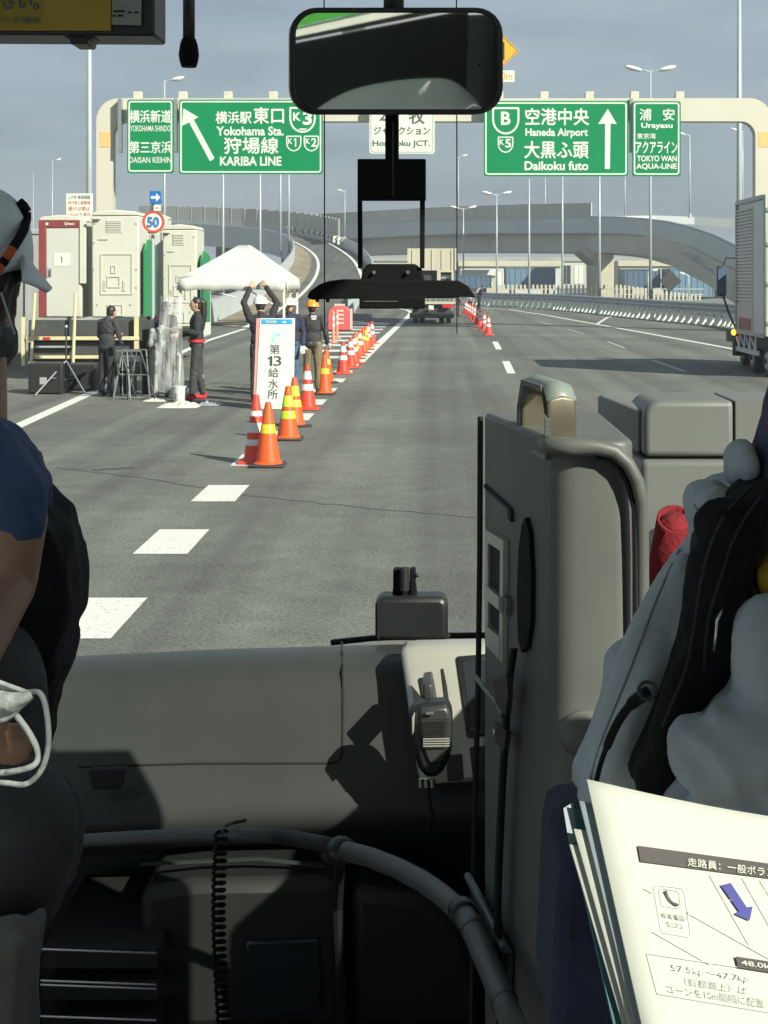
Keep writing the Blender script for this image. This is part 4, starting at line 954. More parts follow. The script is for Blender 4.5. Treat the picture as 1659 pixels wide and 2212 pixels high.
MB().prism([P(u,v,BDY-.007) for u,v in ((614,692.5),(620,698),(608.5,698))],(0,-.003,0)).build('emblem', M['lwhite'], bd)
MB().prism([P(u,v,BDY-.002) for u,v in ((584,718),(606,718),(606,741),(583,741))],(0,-.003,0)).build('icon_plate', M['board_ic2'], bd)
MB().prism([P(u,v,BDY-.006) for u,v in ((591,719),(605,719),(605,725),(594,724))],(0,-.003,0)).build('icon_mark', M['board_ic'], bd)
MB().prism([P(u,v,BDY-.006) for u,v in ((588,728),(594,728),(593,738),(589,738))],(0,-.003,0)).build('icon_mark', M['board_ic'], bd)
for ch,cu,cv,w in (('第',593.5,754.5,22),('1',584,779.5,12),('3',599.5,779.5,17),('給',591,804.5,22),('水',590.5,829,22),('所',589.5,851.5,22)):
    b = MB(); hh = 10.5; letter_px(b,ch,cu-w/2,cv-hh,cu+w/2,cv+hh,BDY-.003,.0); b.build('lettering', M['board_tx'], bd)
for u in (556,628): MB().box(P(u-3,0,BDY).x,P(u+3,0,BDY).x,BDY-.15,BDY+.4,0.0,.03).build('foot', M['chassis'], bd)
# ================================================================== sound gear and clutter on the left
M['amp'] = mat('speaker_cloth', (.010,.0105,.012), .8, var=.2, scale=30); M['ampe'] = mat('speaker_edge', (.020,.021,.022), .5)
def cab_box(label, u0,v0,u1,v1,Y,dep,name='speaker_cabinet',cat='speaker', plate=None):
    a = P(u0,v0,Y); d = G((u0+u1)/2,v1); x0,x1 = P(u0,0,Y).x,P(u1,0,Y).x; h = a.z
    t = thing(name,label,cat,((x0+x1)/2,Y,0))
    MB().box(x0,x1,Y+.03,Y+dep,0,h).build('case', M['ampe'], t, bevel=.012)
    MB().box(x0+.03,x1-.03,Y,Y+.028,.03,h-.03).build('grille', M['amp'], t, bevel=.006)
    for x in (x0+.01,x1-.03): MB().box(x,x+.02,Y-.008,Y+.029,.0,h).build('edge_trim', M['ampe'], t)
    if plate: MB().box(P(plate[0],0,Y).x,P(plate[2],0,Y).x,Y-.012,Y-.001,P(0,plate[3],Y).z,P(0,plate[1],Y).z).build('badge', M['galv'], t)
    return t
cab_box('wide black speaker cabinet with a small pale plate under the lorry rail',60,785,133,853,26.0,.6,plate=(86,815,101,830))
cab_box('black speaker cabinet half behind the tripod stand',135,787,205,850,26.8,.6)
cab_box('black equipment case behind the folding chair frames',255,800,286,851,26.2,.4,'equipment_case','case')
cab_box('small black speaker standing upright by the green toilet door',306,711,321,858,25.9,.35)
ts = thing('tripod_stand', 'thin black tripod stand with spread legs before the speakers', 'stand', G(143,857))
c = G(143,850); tz = P(0,708,c.y).z
MB().tube([(c.x,c.y,.12),(c.x,c.y,tz)],[.02,.014],8).build('pole', M['chassis'], ts); MB().ell((c.x,c.y,tz+.02),.03,.03,.03).build('knob', M['galv'], ts, smooth=True)
for (u,v) in ((75,857),(186,855),(146,842)):
    q = G(u,v); MB().tube([(c.x,c.y,.58),(q.x,q.y,.02)],.014,6).build('leg', M['signback'], ts); MB().tube([(c.x,c.y,.25),((c.x+q.x)/2,(c.y+q.y)/2,.30)],.009,6).build('brace', M['signback'], ts)
M['tube'] = mat('dull_steel_tube', (.20,.21,.21), .5, .4)
def folding(label, u0, u1, v1, vt, lean):
    q = G((u0+u1)/2, v1); Y = q.y; x0,x1 = P(u0,0,Y).x,P(u1,0,Y).x; h = P(0,vt,Y).z
    t = thing('folding_trestle', label, 'trestle', q, 'silver folding trestles')
    for x in (x0,x1):
        MB().tube([(x,Y-.25,0),(x+lean,Y+.25,h)],.016,6).build('leg', M['tube'], t); MB().tube([(x,Y+.25,0),(x+lean,Y-.25,h)],.016,6).build('leg', M['tube'], t)
    for (yy,z) in ((-.25,.04),(.25,.04),(.25,h),(-.25,h),(0,h*.5)): MB().tube([(x0+lean*z/h,Y+yy,z),(x1+lean*z/h,Y+yy,z)],.014,6).build('crossbar', M['tube'], t)
    return t
folding('silver folding trestle frame standing open beside the black case',251,282,861,757,.06)
folding('leaning silver trestle frame nearest the plastic sheet',288,330,862,757,-.16)
fr2 = G(305,862)
dk2 = thing('mixer_table', 'small black sound mixer on a thin table behind the trestles', 'mixer', G(283,860))
cY = dk2.location.y+.5; MB().box(P(264,0,cY).x,P(305,0,cY).x,cY,cY+.4,P(0,768,cY).z,P(0,757,cY).z).build('mixer', M['amp'], dk2, bevel=.01)
MB().box(P(262,0,cY).x,P(307,0,cY).x,cY-.03,cY+.45,P(0,770,cY).z,P(0,768.2,cY).z).build('table_top', M['galv'], dk2)
for u in (264,304):
    for yy in (.02,.4): MB().tube([(P(u,0,cY).x,cY+yy,0),(P(u,0,cY).x,cY+yy,P(0,770,cY).z)],.012,6).build('leg', M['galv'], dk2)
q = G(388,868); bk = thing('white_bucket', 'white metal bucket standing at the foot of the tent leg', 'bucket', q)
MB().lathe([(.098,0),(.100,.01),(.112,.24),(.117,.245),(.117,.26),(.107,.26),(.103,.03),(.0,.03)], q, 24).build('pail', M['cwhite'], bk, smooth=40)
MB().box(q.x-.03,q.x+.0,q.y-.118,q.y-.102,.04,.16).build('label', M['girder'], bk)
def crumple(name, label, cat, u0,u1,v,hh,m,seed,dep=.5):
    q = G((u0+u1)/2,v); w = px((u1-u0)/2,q.y); rows = []
    for i in range(9):
        row = []
        for j in range(31):
            x = -1+2*j/30; yv = -1+2*i/8; e = max(0,1-(x*x)**1.5-(yv*yv)**1.5); z = e*hh*(.15+1.5*abs(noise.noise(Vector((x*5.2+seed,yv*3.6,seed*.7))))+.9*abs(noise.noise(Vector((x*11+seed,yv*8,seed)))))+.004
            row.append(q+Vector((x*w+.05*noise.noise(Vector((x*4,yv*4,seed))), yv*dep*.5, z)))
        rows.append(row)
    o = MB().grid(rows).build(name, m, smooth=True, subd=1); return tag(o, label, cat)
M['bag'] = mat('plastic_bag', (.60,.60,.52), .4, var=.1, scale=10); M['greybag'] = mat('grey_film', (.30,.33,.36), .3, var=.2, scale=10)
crumple('plastic_bag','crumpled white plastic bag lying under the bucket','bag',345,432,878,.10,M['bag'],3.1,.7)
crumple('plastic_film','flat grey plastic film beside the red shoes','film',428,478,874,.05,M['greybag'],7.7,.5)
crumple('cable_heap','flat pale heap of tape left of the bucket','litter',312,362,866,.04,M['bag'],5.2,.4)
fs_ = film_mat('clear_film', (.55,.57,.57), .24)
rows = []
for i in range(11):
    z = 1.75-1.62*i/10; row = []
    for j in range(9):
        f = j/8; w = .30+.10*i/10; x = P(372,0,24.6).x+(f-.5)*2*w*.62-.05*i/10; row.append(Vector((x,24.55+.06*math.sin(f*14+i*.7)+.05*noise.noise(Vector((f*5,i*.6,1))),z+.03*math.sin(f*7))))
    rows.append(row)
o = MB().grid(rows).build('plastic_sheet', fs_, smooth=True); tag(o,'clear plastic sheet hanging from the left tent leg','plastic sheet'); so = o.modifiers.new('t','SOLIDIFY'); so.thickness=.003
# ================================================================== people outside
M['skin'] = mat('skin', (.44,.26,.175), .55, var=.08, scale=12); M['skin2'] = mat('skin_dark', (.17,.095,.066), .55, var=.12, scale=10, bump=.2, bscale=60)
def cloth(name, col, **k): return mat(name, col, .85, var=.18, scale=9, bump=.35, bscale=22, **k)
M['cblack'] = cloth('black_cloth', (.020,.021,.024)); M['cblack2'] = cloth('charcoal_cloth', (.035,.036,.04)); M['cnavy'] = cloth('navy_cloth', (.018,.024,.052)); M['cdenim'] = cloth('blue_trousers', (.045,.10,.19))
M['ckhaki'] = cloth('khaki_trousers', (.15,.115,.068)); M['cgrey'] = cloth('grey_raincoat', (.26,.265,.27)); M['cpink'] = cloth('pink_cap_cloth', (.55,.10,.11)); M['cred_'] = cloth('red_cloth', (.50,.03,.04)); M['hair'] = mat('dark_hair', (.018,.013,.011), .5, var=.3, scale=40)
M['hwhite'] = mat('white_helmet', (.66,.67,.66), .25); M['horange'] = mat('orange_helmet', (.72,.27,.015), .25); M['glove'] = cloth('white_glove', (.6,.6,.58)); M['shoe'] = mat('dark_shoe', (.03,.03,.03), .6)
def hand_prims(wr, d, side, k=1.0, curl=.5, fw=Vector((0,-1,0))):
    wr = Vector(wr); d = Vector(d).normalized(); s = d.cross(fw).normalized(); f = s.cross(d).normalized(); pr = []
    pc = wr + d*.05*k
    for a in (-.028,-.010,.010,.028): pr.append(('c', wr+d*.012*k+s*a*.6*k, .017*k, wr+d*.088*k+s*a*k, .0125*k))
    for a, L_ in ((-.030,.060),(-.011,.075),(.010,.078),(.030,.068)):
        b0 = wr+d*.09*k+s*a*k; b1 = b0 + (d*(1-curl*.4)+f*curl*.6).normalized()*L_*.55*k; b2 = b1 + (d*(1-curl)+f*curl*1.1).normalized()*L_*.5*k
        pr += [('c', b0, .0100*k, b1, .0088*k), ('c', b1, .0088*k, b2, .0072*k)]
    t0 = wr+d*.03*k - s*.028*k*side; t1 = t0 + (d*.6 - s*.75*side + f*.35).normalized()*.040*k; t2 = t1 + (d*.9 - s*.2*side+f*.4).normalized()*.032*k
    return pr + [('c', t0, .014*k, t1, .0105*k), ('c', t1, .0105*k, t2, .008*k)]
def figure(label, loc, rz, h, jacket, trousers, shoes, hair=None, helmet=None, cap=None, arms=None, head=(0,0,0), group=None, gloves=None, lean=0.0, long_hair=None, belt=None, legs=None, skin=None, face=True):
    skin = skin or M['skin']; k = h/1.70
    t = thing('person', label, 'person', loc, group)
    Mx = Matrix.Translation(loc) @ Matrix.Rotation(rz,4,'Z') @ Matrix.Scale(k,4)
    ln = lambda p: Vector((p[0], p[1]-lean*max(0,p[2]-.9), p[2]))
    arms = arms or {1:((.235,.03,1.10),(.25,-.06,.87)), -1:((-.235,.03,1.10),(-.25,-.06,.87))}
    legs = legs or {1:((.10,-.01,.49),(.11,.02,.09)), -1:((-.10,-.01,.49),(-.11,.02,.09))}
    hd = ln((0,-.015,1.565)) + Vector(head)
    body = [('e', hd, (.074,.092,.112)), ('e', hd+Vector((0,-.022,-.055)), (.056,.062,.062)), ('c', ln((0,.012,1.37)), .056, hd+Vector((0,.02,-.06)), .050),
            ('e', ln((0,0,1.22)), (.15,.09,.19)), ('e', ln((0,0,.98)), (.14,.095,.17)), ('c', ln((.13,0,1.36)), .045, ln((-.13,0,1.36)), .045)]
    if face: body += [('c', hd+Vector((0,-.088,.005)), .010, hd+Vector((0,-.105,-.025)), .013), ('e', hd+Vector((.076,.005,-.01)), (.012,.02,.03)), ('e', hd+Vector((-.076,.005,-.01)), (.012,.02,.03)), ('c', hd+Vector((-.018,-.084,-.058)), .007, hd+Vector((.018,-.084,-.058)), .007)]
    jk = [('e', ln((0,0,1.24)), (.185,.118,.19)), ('e', ln((0,0,1.02)), (.168,.116,.18)), ('e', ln((0,0,.90)), (.168,.120,.09)), ('c', ln((.15,0,1.365)), .062, ln((-.15,0,1.365)), .062), ('c', ln((0,.015,1.37)), .07, ln((0,.012,1.43)), .06)]
    tr = [('e', (0,0,.92), (.158,.113,.12))]
    for s in (1,-1):
        sh = ln((s*.175,0,1.355)); el, wr = [ln(a) if a[2] < 1.5 else Vector(a) for a in arms[s]]
        kn, an = [Vector(a) for a in legs[s]]; hp = Vector((s*.085,0,.90))
        body += [('c', sh, .042, el, .036), ('c', el, .036, wr, .026), ('c', hp, .07, kn, .048), ('c', kn, .048, an, .036)]
        body += hand_prims(wr, (wr-el), s, 1.0, .55)
        jk += [('c', sh, .066, el, .052), ('c', el, .052, wr-(wr-el).normalized()*.02, .042)]
        tr += [('c', hp, .090, kn, .068), ('c', kn, .068, an+Vector((0,0,.02)), .056)]
        sho = [('e', an+Vector((0,-.05,-.045)), (.045,.12,.042)), ('c', an+Vector((0,.02,-.02)), .042, an+Vector((0,.02,.02)), .045)]
        o = organic('shoe', sho, .010*k, shoes, t, Mx)
        if gloves: organic('glove', hand_prims(wr-(wr-el).normalized()*.01, (wr-el), s, 1.18, .5), .008*k, gloves, t, Mx, 3)
    organic('body', body, .0085*k, skin, t, Mx, 3)
    organic('jacket', jk, .011*k, jacket, t, Mx, 4, (.0085,10,(1,1,1.6))); organic('trousers', tr, .011*k, trousers, t, Mx, 4, (.0075,9,(1.3,1.3,.8)))
    if hair and cap: organic('hair', [('e', hd+Vector((0,.020,-.012)), (.078,.086,.070)), ('e', hd+Vector((0,.045,-.03)), (.070,.055,.07))], .010*k, hair, t, Mx, 3)
    elif hair: organic('hair', [('e', hd+Vector((0,.018,.030)), (.082,.092,.098)), ('e', hd+Vector((0,.045,-.02)), (.074,.06,.085))], .010*k, hair, t, Mx, 3)
    if long_hair:
        a = hd+Vector((0,.07,.05)); organic('ponytail', [('c', a, .055, a+Vector((0,.05,-.02)), .06), ('c', a+Vector((0,.05,-.02)), .06, a+Vector((0,.06,-.22)), .055), ('c', a+Vector((0,.06,-.22)), .055, a+Vector((0,.05,-.46)), .02)], .010*k, long_hair, t, Mx, 3)
    if helmet:
        b = MB(); prof = [(.118,-.012),(.125,-.008),(.122,.0),(.112,.045),(.090,.088),(.055,.116),(.018,.124),(0,.125)]
        b.lathe(prof, (0,0,0), 24); b.v = [Mx @ (hd+Vector((0,.005,.025))+Vector((a.x,a.y*1.12,a.z))) for a in b.v]; b.build('helmet', helmet, t, smooth=True)
        b = MB(); b.ell((0,-.125,-.002),.085,.05,.008,14,6); b.v = [Mx @ (hd+Vector((0,.005,.022))+a) for a in b.v]; b.build('helmet_peak', helmet, t, smooth=True)
        b = MB(); b.tube([(.07,-.02,.01),(.055,-.06,-.09),(0,-.07,-.125),(-.055,-.06,-.09),(-.07,-.02,.01)],.006,6); b.v = [Mx @ (hd+a) for a in b.v]; b.build('chin_strap', M['cblack'], t)
    if cap:
        b = MB(); b.lathe([(.088,.0),(.09,.02),(.082,.06),(.05,.092),(.012,.102),(0,.103)], (0,0,0), 20); b.v = [Mx @ (hd+Vector((0,.005,.018))+Vector((a.x,a.y*1.12,a.z))) for a in b.v]; b.build('cap', cap, t, smooth=True)
        b = MB(); b.ell((0,-.13,.0),.075,.07,.007,14,6); b.v = [Mx @ (hd+Vector((0,.005,.022))+a) for a in b.v]; b.build('cap_peak', cap, t, smooth=True)
    if face:
        for s in (1,-1):
            b = MB(); b.ell(hd+Vector((s*.03,-.083,.012)),.012,.007,.007,8,6); b.v = [Mx @ a for a in b.v]; b.build('eye', M['hair'], t)
    if belt:
        b = MB(); b.lathe([(.185,.945),(.19,.95),(.19,.99),(.185,.995)],(0,0,0),24); b.v = [Mx @ Vector((a.x,a.y*.74,a.z)) for a in b.v]; b.build('waist_bag', belt, t, smooth=True)
    t['_k'] = k; del t['_k']
    return t, Mx
figure('woman in black with tied hair looking at the phone in her hands', G(230,856), R(150), 1.60, M['cblack2'], M['cblack'], M['shoe'], hair=M['hair'], arms={1:((.24,-.06,1.10),(.10,-.26,1.10)),-1:((-.24,-.06,1.10),(-.06,-.27,1.12))}, head=(0,-.06,-.02), lean=.10)
ph = G(246,856); pm = thing('mobile_phone','small phone held by the woman in black','phone',(ph.x,ph.y,1.0))
MB().obox(P(261,737,25.3), .075,.012,.14, rz=R(60), rx=R(-40)).build('phone_body', M['chassis'], pm, bevel=.006); MB().obox(P(261,736.8,25.29), .066,.013,.125, rz=R(60), rx=R(-40)).build('screen', M['glassd'], pm)
figure('person in grey raincoat and pink cap behind the plastic sheet', G(350,858), R(200), 1.42, M['cgrey'], M['cgrey'], M['shoe'], hair=M['hair'], cap=M['cpink'], lean=.18, arms={1:((.22,-.05,1.08),(.12,-.24,1.02)),-1:((-.22,-.05,1.08),(-.1,-.26,1.02))})
figure('person in navy cap and dark clothes behind the pink cap', G(358,836), R(160), 1.62, M['cnavy'], M['cblack'], M['shoe'], hair=M['hair'], cap=M['cnavy'])
figure('woman with long ponytail, black suit, red shoes and red waist bag', G(425,864), R(-75), 1.74, M['cblack'], M['cblack2'], M['cred_'], hair=M['hair'], long_hair=M['hair'], belt=M['cred_'], arms={1:((.23,-.02,1.10),(.16,-.26,1.16)),-1:((-.22,.0,1.10),(-.10,-.28,1.06))}, legs={1:((.10,-.05,.49),(.12,-.08,.09)),-1:((-.10,.02,.49),(-.13,.12,.09))})
figure('worker in black and white helmet reaching both arms up to the tent edge', G(563,868), R(190), 1.72, M['cblack'], M['cblack2'], M['shoe'], hair=M['hair'], helmet=M['hwhite'], arms={1:((.27,-.10,1.62),(.16,-.22,1.86)),-1:((-.27,-.08,1.62),(-.10,-.24,1.88))}, head=(0,-.05,.02))
figure('man in navy jacket and white helmet facing the road behind the white board', G(625,857), R(12), 1.70, M['cnavy'], M['cdenim'], M['shoe'], hair=M['hair'], helmet=M['hwhite'], gloves=M['glove'], arms={1:((.25,.02,1.10),(.22,-.10,.88)),-1:((-.24,.03,1.10),(-.24,-.06,.88))})
figure('worker in orange helmet, dark jacket and khaki trousers seen from behind', G(675,852), R(172), 1.66, M['cblack2'], M['ckhaki'], M['shoe'], hair=M['hair'], helmet=M['horange'], gloves=M['glove'], arms={1:((.25,.04,1.10),(.27,-.02,.90)),-1:((-.25,.03,1.10),(-.26,-.08,.92))})
b = MB(); c = P(678,691,25.75)
for i,(w,z) in enumerate(((.10,.06),(.08,.02))): MB().obox(c+Vector((0,.0,z)), w,.01,.028).build('back_print', M['hwhite'], bpy.data.objects.get('person.006'))
figure('distant worker in navy bending over beside the right hand cones', G(1035,668), R(120), 1.6, M['cnavy'], M['cblack'], M['shoe'], hair=M['hair'], cap=M['cnavy'], lean=.5, face=False)
figure('distant person in pale top crouching by the lorry tail', G(1016,672), R(200), 1.25, M['cgrey'], M['cnavy'], M['shoe'], hair=M['hair'], lean=.4, face=False)
figure('distant person in tan top standing at the right corner of the lorry', G(992,684), R(100), 1.55, M['ckhaki'], M['ckhaki'], M['shoe'], hair=M['hair'], face=False)
# ================================================================== inside the coach
M['plas'] = mat('grey_dash_plastic', (.033,.037,.036), .44, var=.12, scale=5, bump=.04, bscale=500, spec=.4)
M['plasl'] = mat('light_grey_plastic', (.132,.141,.133), .48, var=.03, scale=8, bump=.03, bscale=700, spec=.45)
M['plasg'] = mat('warm_grey_panel', (.096,.101,.095), .50, var=.10, scale=8, bump=.035, bscale=700)
M['plasd'] = mat('dark_plastic', (.010,.011,.0115), .6, var=.1, scale=20, bump=.1, bscale=400)
M['blackp'] = mat('black_plastic', (.012,.013,.015), .42, var=.1, scale=20)
M['blackm'] = mat('matt_black_bracket', (.004,.0045,.005), .75, spec=.15)
M['micf'] = mat('dark_ribbed_plastic', (.035,.036,.036), .38)
M['silver'] = mat('silver_console', (.40,.40,.36), .30, .35, var=.03, scale=10)
M['chrome'] = mat('bright_metal', (.55,.56,.55), .22, .9)
M['grip'] = mat('grey_grip', (.080,.086,.088), .5, var=.08, scale=60, bump=.15, bscale=300)
M['bronze'] = mat('bronze_handle', (.105,.094,.066), .42, .5, var=.04, scale=10)
M['skysheen'] = mat('handle_sky_sheen', (.20,.24,.22), .4)  # pale tone stands for sky reflected on top of the handle
M['seam'] = mat('panel_gap', (.006,.006,.007), .8)
M['clear'] = clear_mat('window_glass')
M['roofm'] = mat('grey_roof_lining', (.78,.80,.77), .85, var=.06, scale=6)
M['floorm'] = mat('grey_floor', (.30,.31,.30), .7, var=.2, scale=12)
M['seatb'] = mat('blue_seat_fabric', (.012,.017,.045), .9, var=.35, scale=25, bump=.3, bscale=120)
M['ochre'] = mat('ochre_sticker', (.30,.21,.018), .6, var=.06, scale=30)
M['teal'] = mat('teal_print', (.03,.09,.11), .6); M['cardg'] = mat('grey_card', (.22,.23,.22), .6)
def ipx(name, poly, Y, th, m, parent=None, bevel=0): return MB().prism([P(u,v,Y) for u,v in poly],(0,th,0)).build(name, m, parent, bevel=bevel)
# ---- shell
BL, BR = -1.30, 1.16
def shell(name, m, *a):
    o = MB().box(*a).build(name, m); return tag(o, kind='structure')
shell('bus_floor', M['floorm'], BL,BR,-5,2.05,.80,.88)
shell('bus_floor', M['floorm'], BL,BR,2.05,3.42,.26,.32)
shell('bus_floor', M['floorm'], BL,BR,2.05,2.07,.32,.80)
shell('bus_ceiling', M['roofm'], BL-.05,BR+.05,-5,3.30,3.30,3.38)
M['pild'] = mat('dark_pillar_trim', (.03,.033,.032), .6)
M['wallm'] = mat('wall_lining', (.74,.75,.72), .8)
shell('bus_wall', M['wallm'], BL-.05,BR+.05,-5.05,-5,.3,3.38)
for x, s in ((BR,1),(BL-.05,-1)):
    shell('bus_wall', M['wallm'], x,x+.05,-5,3.44,.26,1.55)
    shell('bus_wall', M['wallm'], x,x+.05,-5,3.40,3.24,3.32)
    for y0,y1 in ((-5,-3.6),(-2.3,-2.1),(-.30,.36),(3.3,3.44)) if s>0 else ((-5,-4.8),(-2.5,-2.3),(0,.2),(1.9,2.1),(3.3,3.44)):
        shell('window_pillar', M['pild'] if y0==-.30 else M['wallm'], x,x+.05,y0,y1,1.55,3.24)  # dark right-hand pillar widened to shade the jacket and darken the mirror view
    shell('window_pane', M['clear'], x+.02,x+.03,-3.6,3.3,1.55,3.24)
shell('bus_front', M['plasl'], BL-.05,BR+.05,3.44,3.52,.26,1.0)
ws = MB().add([(BL,3.46,1.0),(BR,3.46,1.0),(BR,3.27,3.32),(BL,3.27,3.32)],[(0,1,2,3)]).build('windshield', M['clear']); tag(ws, 'clear front windscreen of the coach', 'windscreen', kind='structure')
for u in (700, 986):
    MB().tube([P(u,-40,3.30),P(u+1,400,3.36),P(u+1,720,3.40)],.0016,6).build('antenna_wire', M['seam'], ws)
# ---- dashboard : a swept surface
VR = [(-400,3.40,0),(0,2.78,0),(8,2.70,0),(24,2.64,1),(60,2.60,2),(140,2.565,3),(200,2.53,4),(255,2.50,5),(300,2.475,6),(350,2.455,7),(395,2.45,8),(425,2.50,8),(440,2.62,8)]
def dtop(u): return 1432 - 20*min(1,max(0,(u+150)/320)) - 14*min(1,max(0,(u-170)/280)) - 12*min(1,max(0,(u-450)/420))
def dY(v, u=500):
    o = v-dtop(u)
    for a, b in zip(VR, VR[1:]):
        if a[0] <= o <= b[0]: return a[1]+(b[1]-a[1])*(o-a[0])/(b[0]-a[0])
    return VR[-1][1]
rows = []
for off, Y, _ in VR:
    row = []
    for i in range(49):
        u = -420 + i*(2180+420)/48
        if off == -400: p = P(u, dtop(u)+30, 3.38)
        else: p = P(u, dtop(u)+off, Y)
        row.append(p)
    rows.append(row)
dash = thing('dashboard', 'grey moulded dashboard across the front of the coach', 'dashboard', P(500,1600,2.5))
MB().grid(rows).build('top_moulding', M['plas'], dash, smooth=True, subd=2)
def on_dash(pts, lift=.003): return [P(u,v,dY(v,u)-lift) for u,v in pts]
seam = [(738,1388),(739,1410),(740,1450),(741,1500),(741,1560),(740,1610),(737,1634),(728,1645),(710,1649)] + [(u,1649+ (0 if u>430 else (430-u)*.03)) for u in range(690,140,-40)]
MB().tube(on_dash(seam,.0005), .0022, 6).build('lid_gap', M['seam'], dash)
q = [P(188,1664,2.44),P(272,1661,2.44),P(262,1704,2.43),P(200,1708,2.43)]; MB().prism(q,(0,.02,0)).build('lid_latch', M['seam'], dash, bevel=.003)
MB().tube([P(716,1388,2.86),P(800,1379,2.9),P(900,1374,2.92),P(1060,1372,2.95)],.006,8).build('screen_seal', M['seam'], dash)
# lower front, doors and step well (dark)
MB().box(-1.25,.30,2.66,2.74,.32,1.10).build('lower_panel', M['plasd'], dash)
lp = ipx('kick_panel', [(300,1925),(420,1905),(720,1900),(742,1960),(745,2230),(300,2230)], 2.40, .2, M['plasd'], dash, .02)
ipx('kick_panel', [(758,1920),(900,1935),(1010,2010),(1060,2230),(758,2230)], 2.42, .2, M['plasd'], dash, .02)
ipx('pocket_screen', [(530,2035),(690,2030),(695,2190),(535,2195)], 2.39, .02, M['glassd'], dash, .004)
ipx('seam_edge', [(300,1868),(560,1856),(700,1872),(700,1875),(560,1859),(300,1871)], 2.43, .01, M['plas'], dash)
stp = thing('step_treads', 'dark entrance steps with bright nosing strips at the lower left', 'steps', P(210,2120,2.3))
for v in (2050,2118,2195):
    a = P(88,v,2.32); d = P(338,v+9,2.32)
    MB().box(a.x,d.x,2.33,2.62,a.z-.035,a.z-.004).build('tread', M['plasd'], stp)
    MB().tube([P(88,v,2.325),P(338,v+9,2.325)],.0022,6).build('nosing', M['chrome'], stp)
MB().tube([P(88,2127,2.325),P(338,2136,2.325)],.0022,6).build('nosing', M['chrome'], stp)
# ---- console with microphone
con = thing('driver_console', 'silver instrument console beside the driver with a dark screen', 'console', P(960,1550,2.4))
def cY(v): return 2.56-.16*(v-1395)/300
def cpx(name, poly, lift, th, m, bevel=0, par=None): 
    return MB().prism([P(u,v,cY(v)-lift) for u,v in poly],(0,th,0)).build(name, m, par or con, bevel=bevel)
cpx('fascia', [(864,1402),(900,1397),(1060,1394),(1060,1640),(1040,1692),(906,1700),(893,1620)], 0, .06, M['silver'], .012)
cpx('dark_screen', [(984,1420),(1060,1414),(1060,1588),(1008,1595)], .006, .02, M['blackp'], .004)
cpx('screen_glass', [(999,1430),(1060,1426),(1060,1560),(1016,1566)], .0075, .001, M['glassd'])
b = MB()
letter_quad(b,'1k',[P(1017,1570,cY(1570)-.009),P(1027,1570,cY(1570)-.009),P(1027,1578,cY(1578)-.009),P(1017,1578,cY(1578)-.009)],.02,.001); b.build('screen_digits', M['ochre'], con)
cpx('slot', [(951,1446),(958,1444),(966,1480),(973,1530),(970,1560),(960,1530)], .003, .01, M['seam'], .002)
cpx('pocket', [(963,1632),(1000,1628),(1003,1685),(966,1690)], .003, .01, M['plasd'], .004); cpx('pocket', [(1012,1614),(1060,1610),(1060,1690),(1022,1690)], .003, .01, M['plasd'], .004)
cpx('clip_plate', [(903,1466),(936,1464),(944,1512),(912,1518)], .006, .012, M['plasd'], .003)
MB().prism([P(u,v,2.40) for u,v in ((913,1480),(934,1477),(938,1530),(916,1532))],(0,.08,0)).build('clip_hook', M['micf'], con, bevel=.004)
mic = thing('radio_microphone', 'black ribbed handheld radio microphone hung on the silver console', 'microphone', P(928,1600,2.34))
MB().prism([P(u,v,2.35) for u,v in ((884,1542),(897,1527),(912,1522),(958,1519),(974,1524),(978,1552),(977,1610),(972,1640),(958,1668),(944,1683),(917,1682),(903,1660),(890,1618),(883,1570))],(0,.045,0)).build('case', M['blackp'], mic, bevel=.010)
MB().prism([P(u,v,2.346) for u,v in ((905,1530),(966,1526),(974,1545),(973,1622),(960,1650),(925,1655),(911,1620),(906,1580))],(0,.02,0)).build('front_face', M['micf'], mic, bevel=.006)
for i in range(12):
    v = 1554+i*5.2; MB().tube([P(914,v+1,2.338),P(971,v,2.338)],.0011,5).build('grille_rib', M['silver'] if i>7 else M['plasd'], mic)  # lower ribs coloured silver to stand for sun highlights
ipx('name_badge', [(920,1539),(937,1538),(937,1543),(920,1544)], 2.337, .004, M['chrome'], mic); ipx('push_key', [(889,1550),(896,1540),(894,1580),(890,1590)], 2.343, .02, M['silver'], mic, .002)
for u in (909,921,934): MB().tube([P(u,1682,2.37),P(u+1,1700,2.37)],.0045,8).build('cable_plug', M['chrome'], mic)
MB().tube([P(925,1690,2.37),P(928,1730,2.38),P(935,1760,2.40),P(922,1800,2.42)],.003,6).build('cable', M['seam'], mic)
db = thing('monitor_box', 'black box with rounded corners and a clamp on top, standing on the dashboard', 'monitor', P(889,1385,2.75))
MB().prism([P(u,v,2.74) for u,v in ((810,1386),(810,1308),(814,1296),(826,1290),(952,1290),(963,1296),(968,1308),(968,1386))],(0,.06,0)).build('case', M['blackp'], db, bevel=.010)
ipx('clamp', [(849,1286),(849,1232),(864,1230),(864,1288)], 2.76, .03, M['blackm'], db, .003); ipx('clamp', [(885,1288),(885,1231),(898,1230),(898,1286)], 2.76, .03, M['blackm'], db, .003); ipx('clamp_base', [(846,1294),(850,1262),(898,1262),(902,1294)], 2.765, .03, M['blackm'], db, .003)
MB().tube([P(874,1226,2.75),P(874,1275,2.75)],.009,12).build('clamp_screw', M['plasd'], db); MB().ell(P(901,1243,2.76),.004,.004,.004).build('clamp_knob', M['blackp'], db)
ipx('side_ridge', [(816,1300),(820,1298),(820,1380),(816,1380)], 2.737, .004, M['plasd'], db)
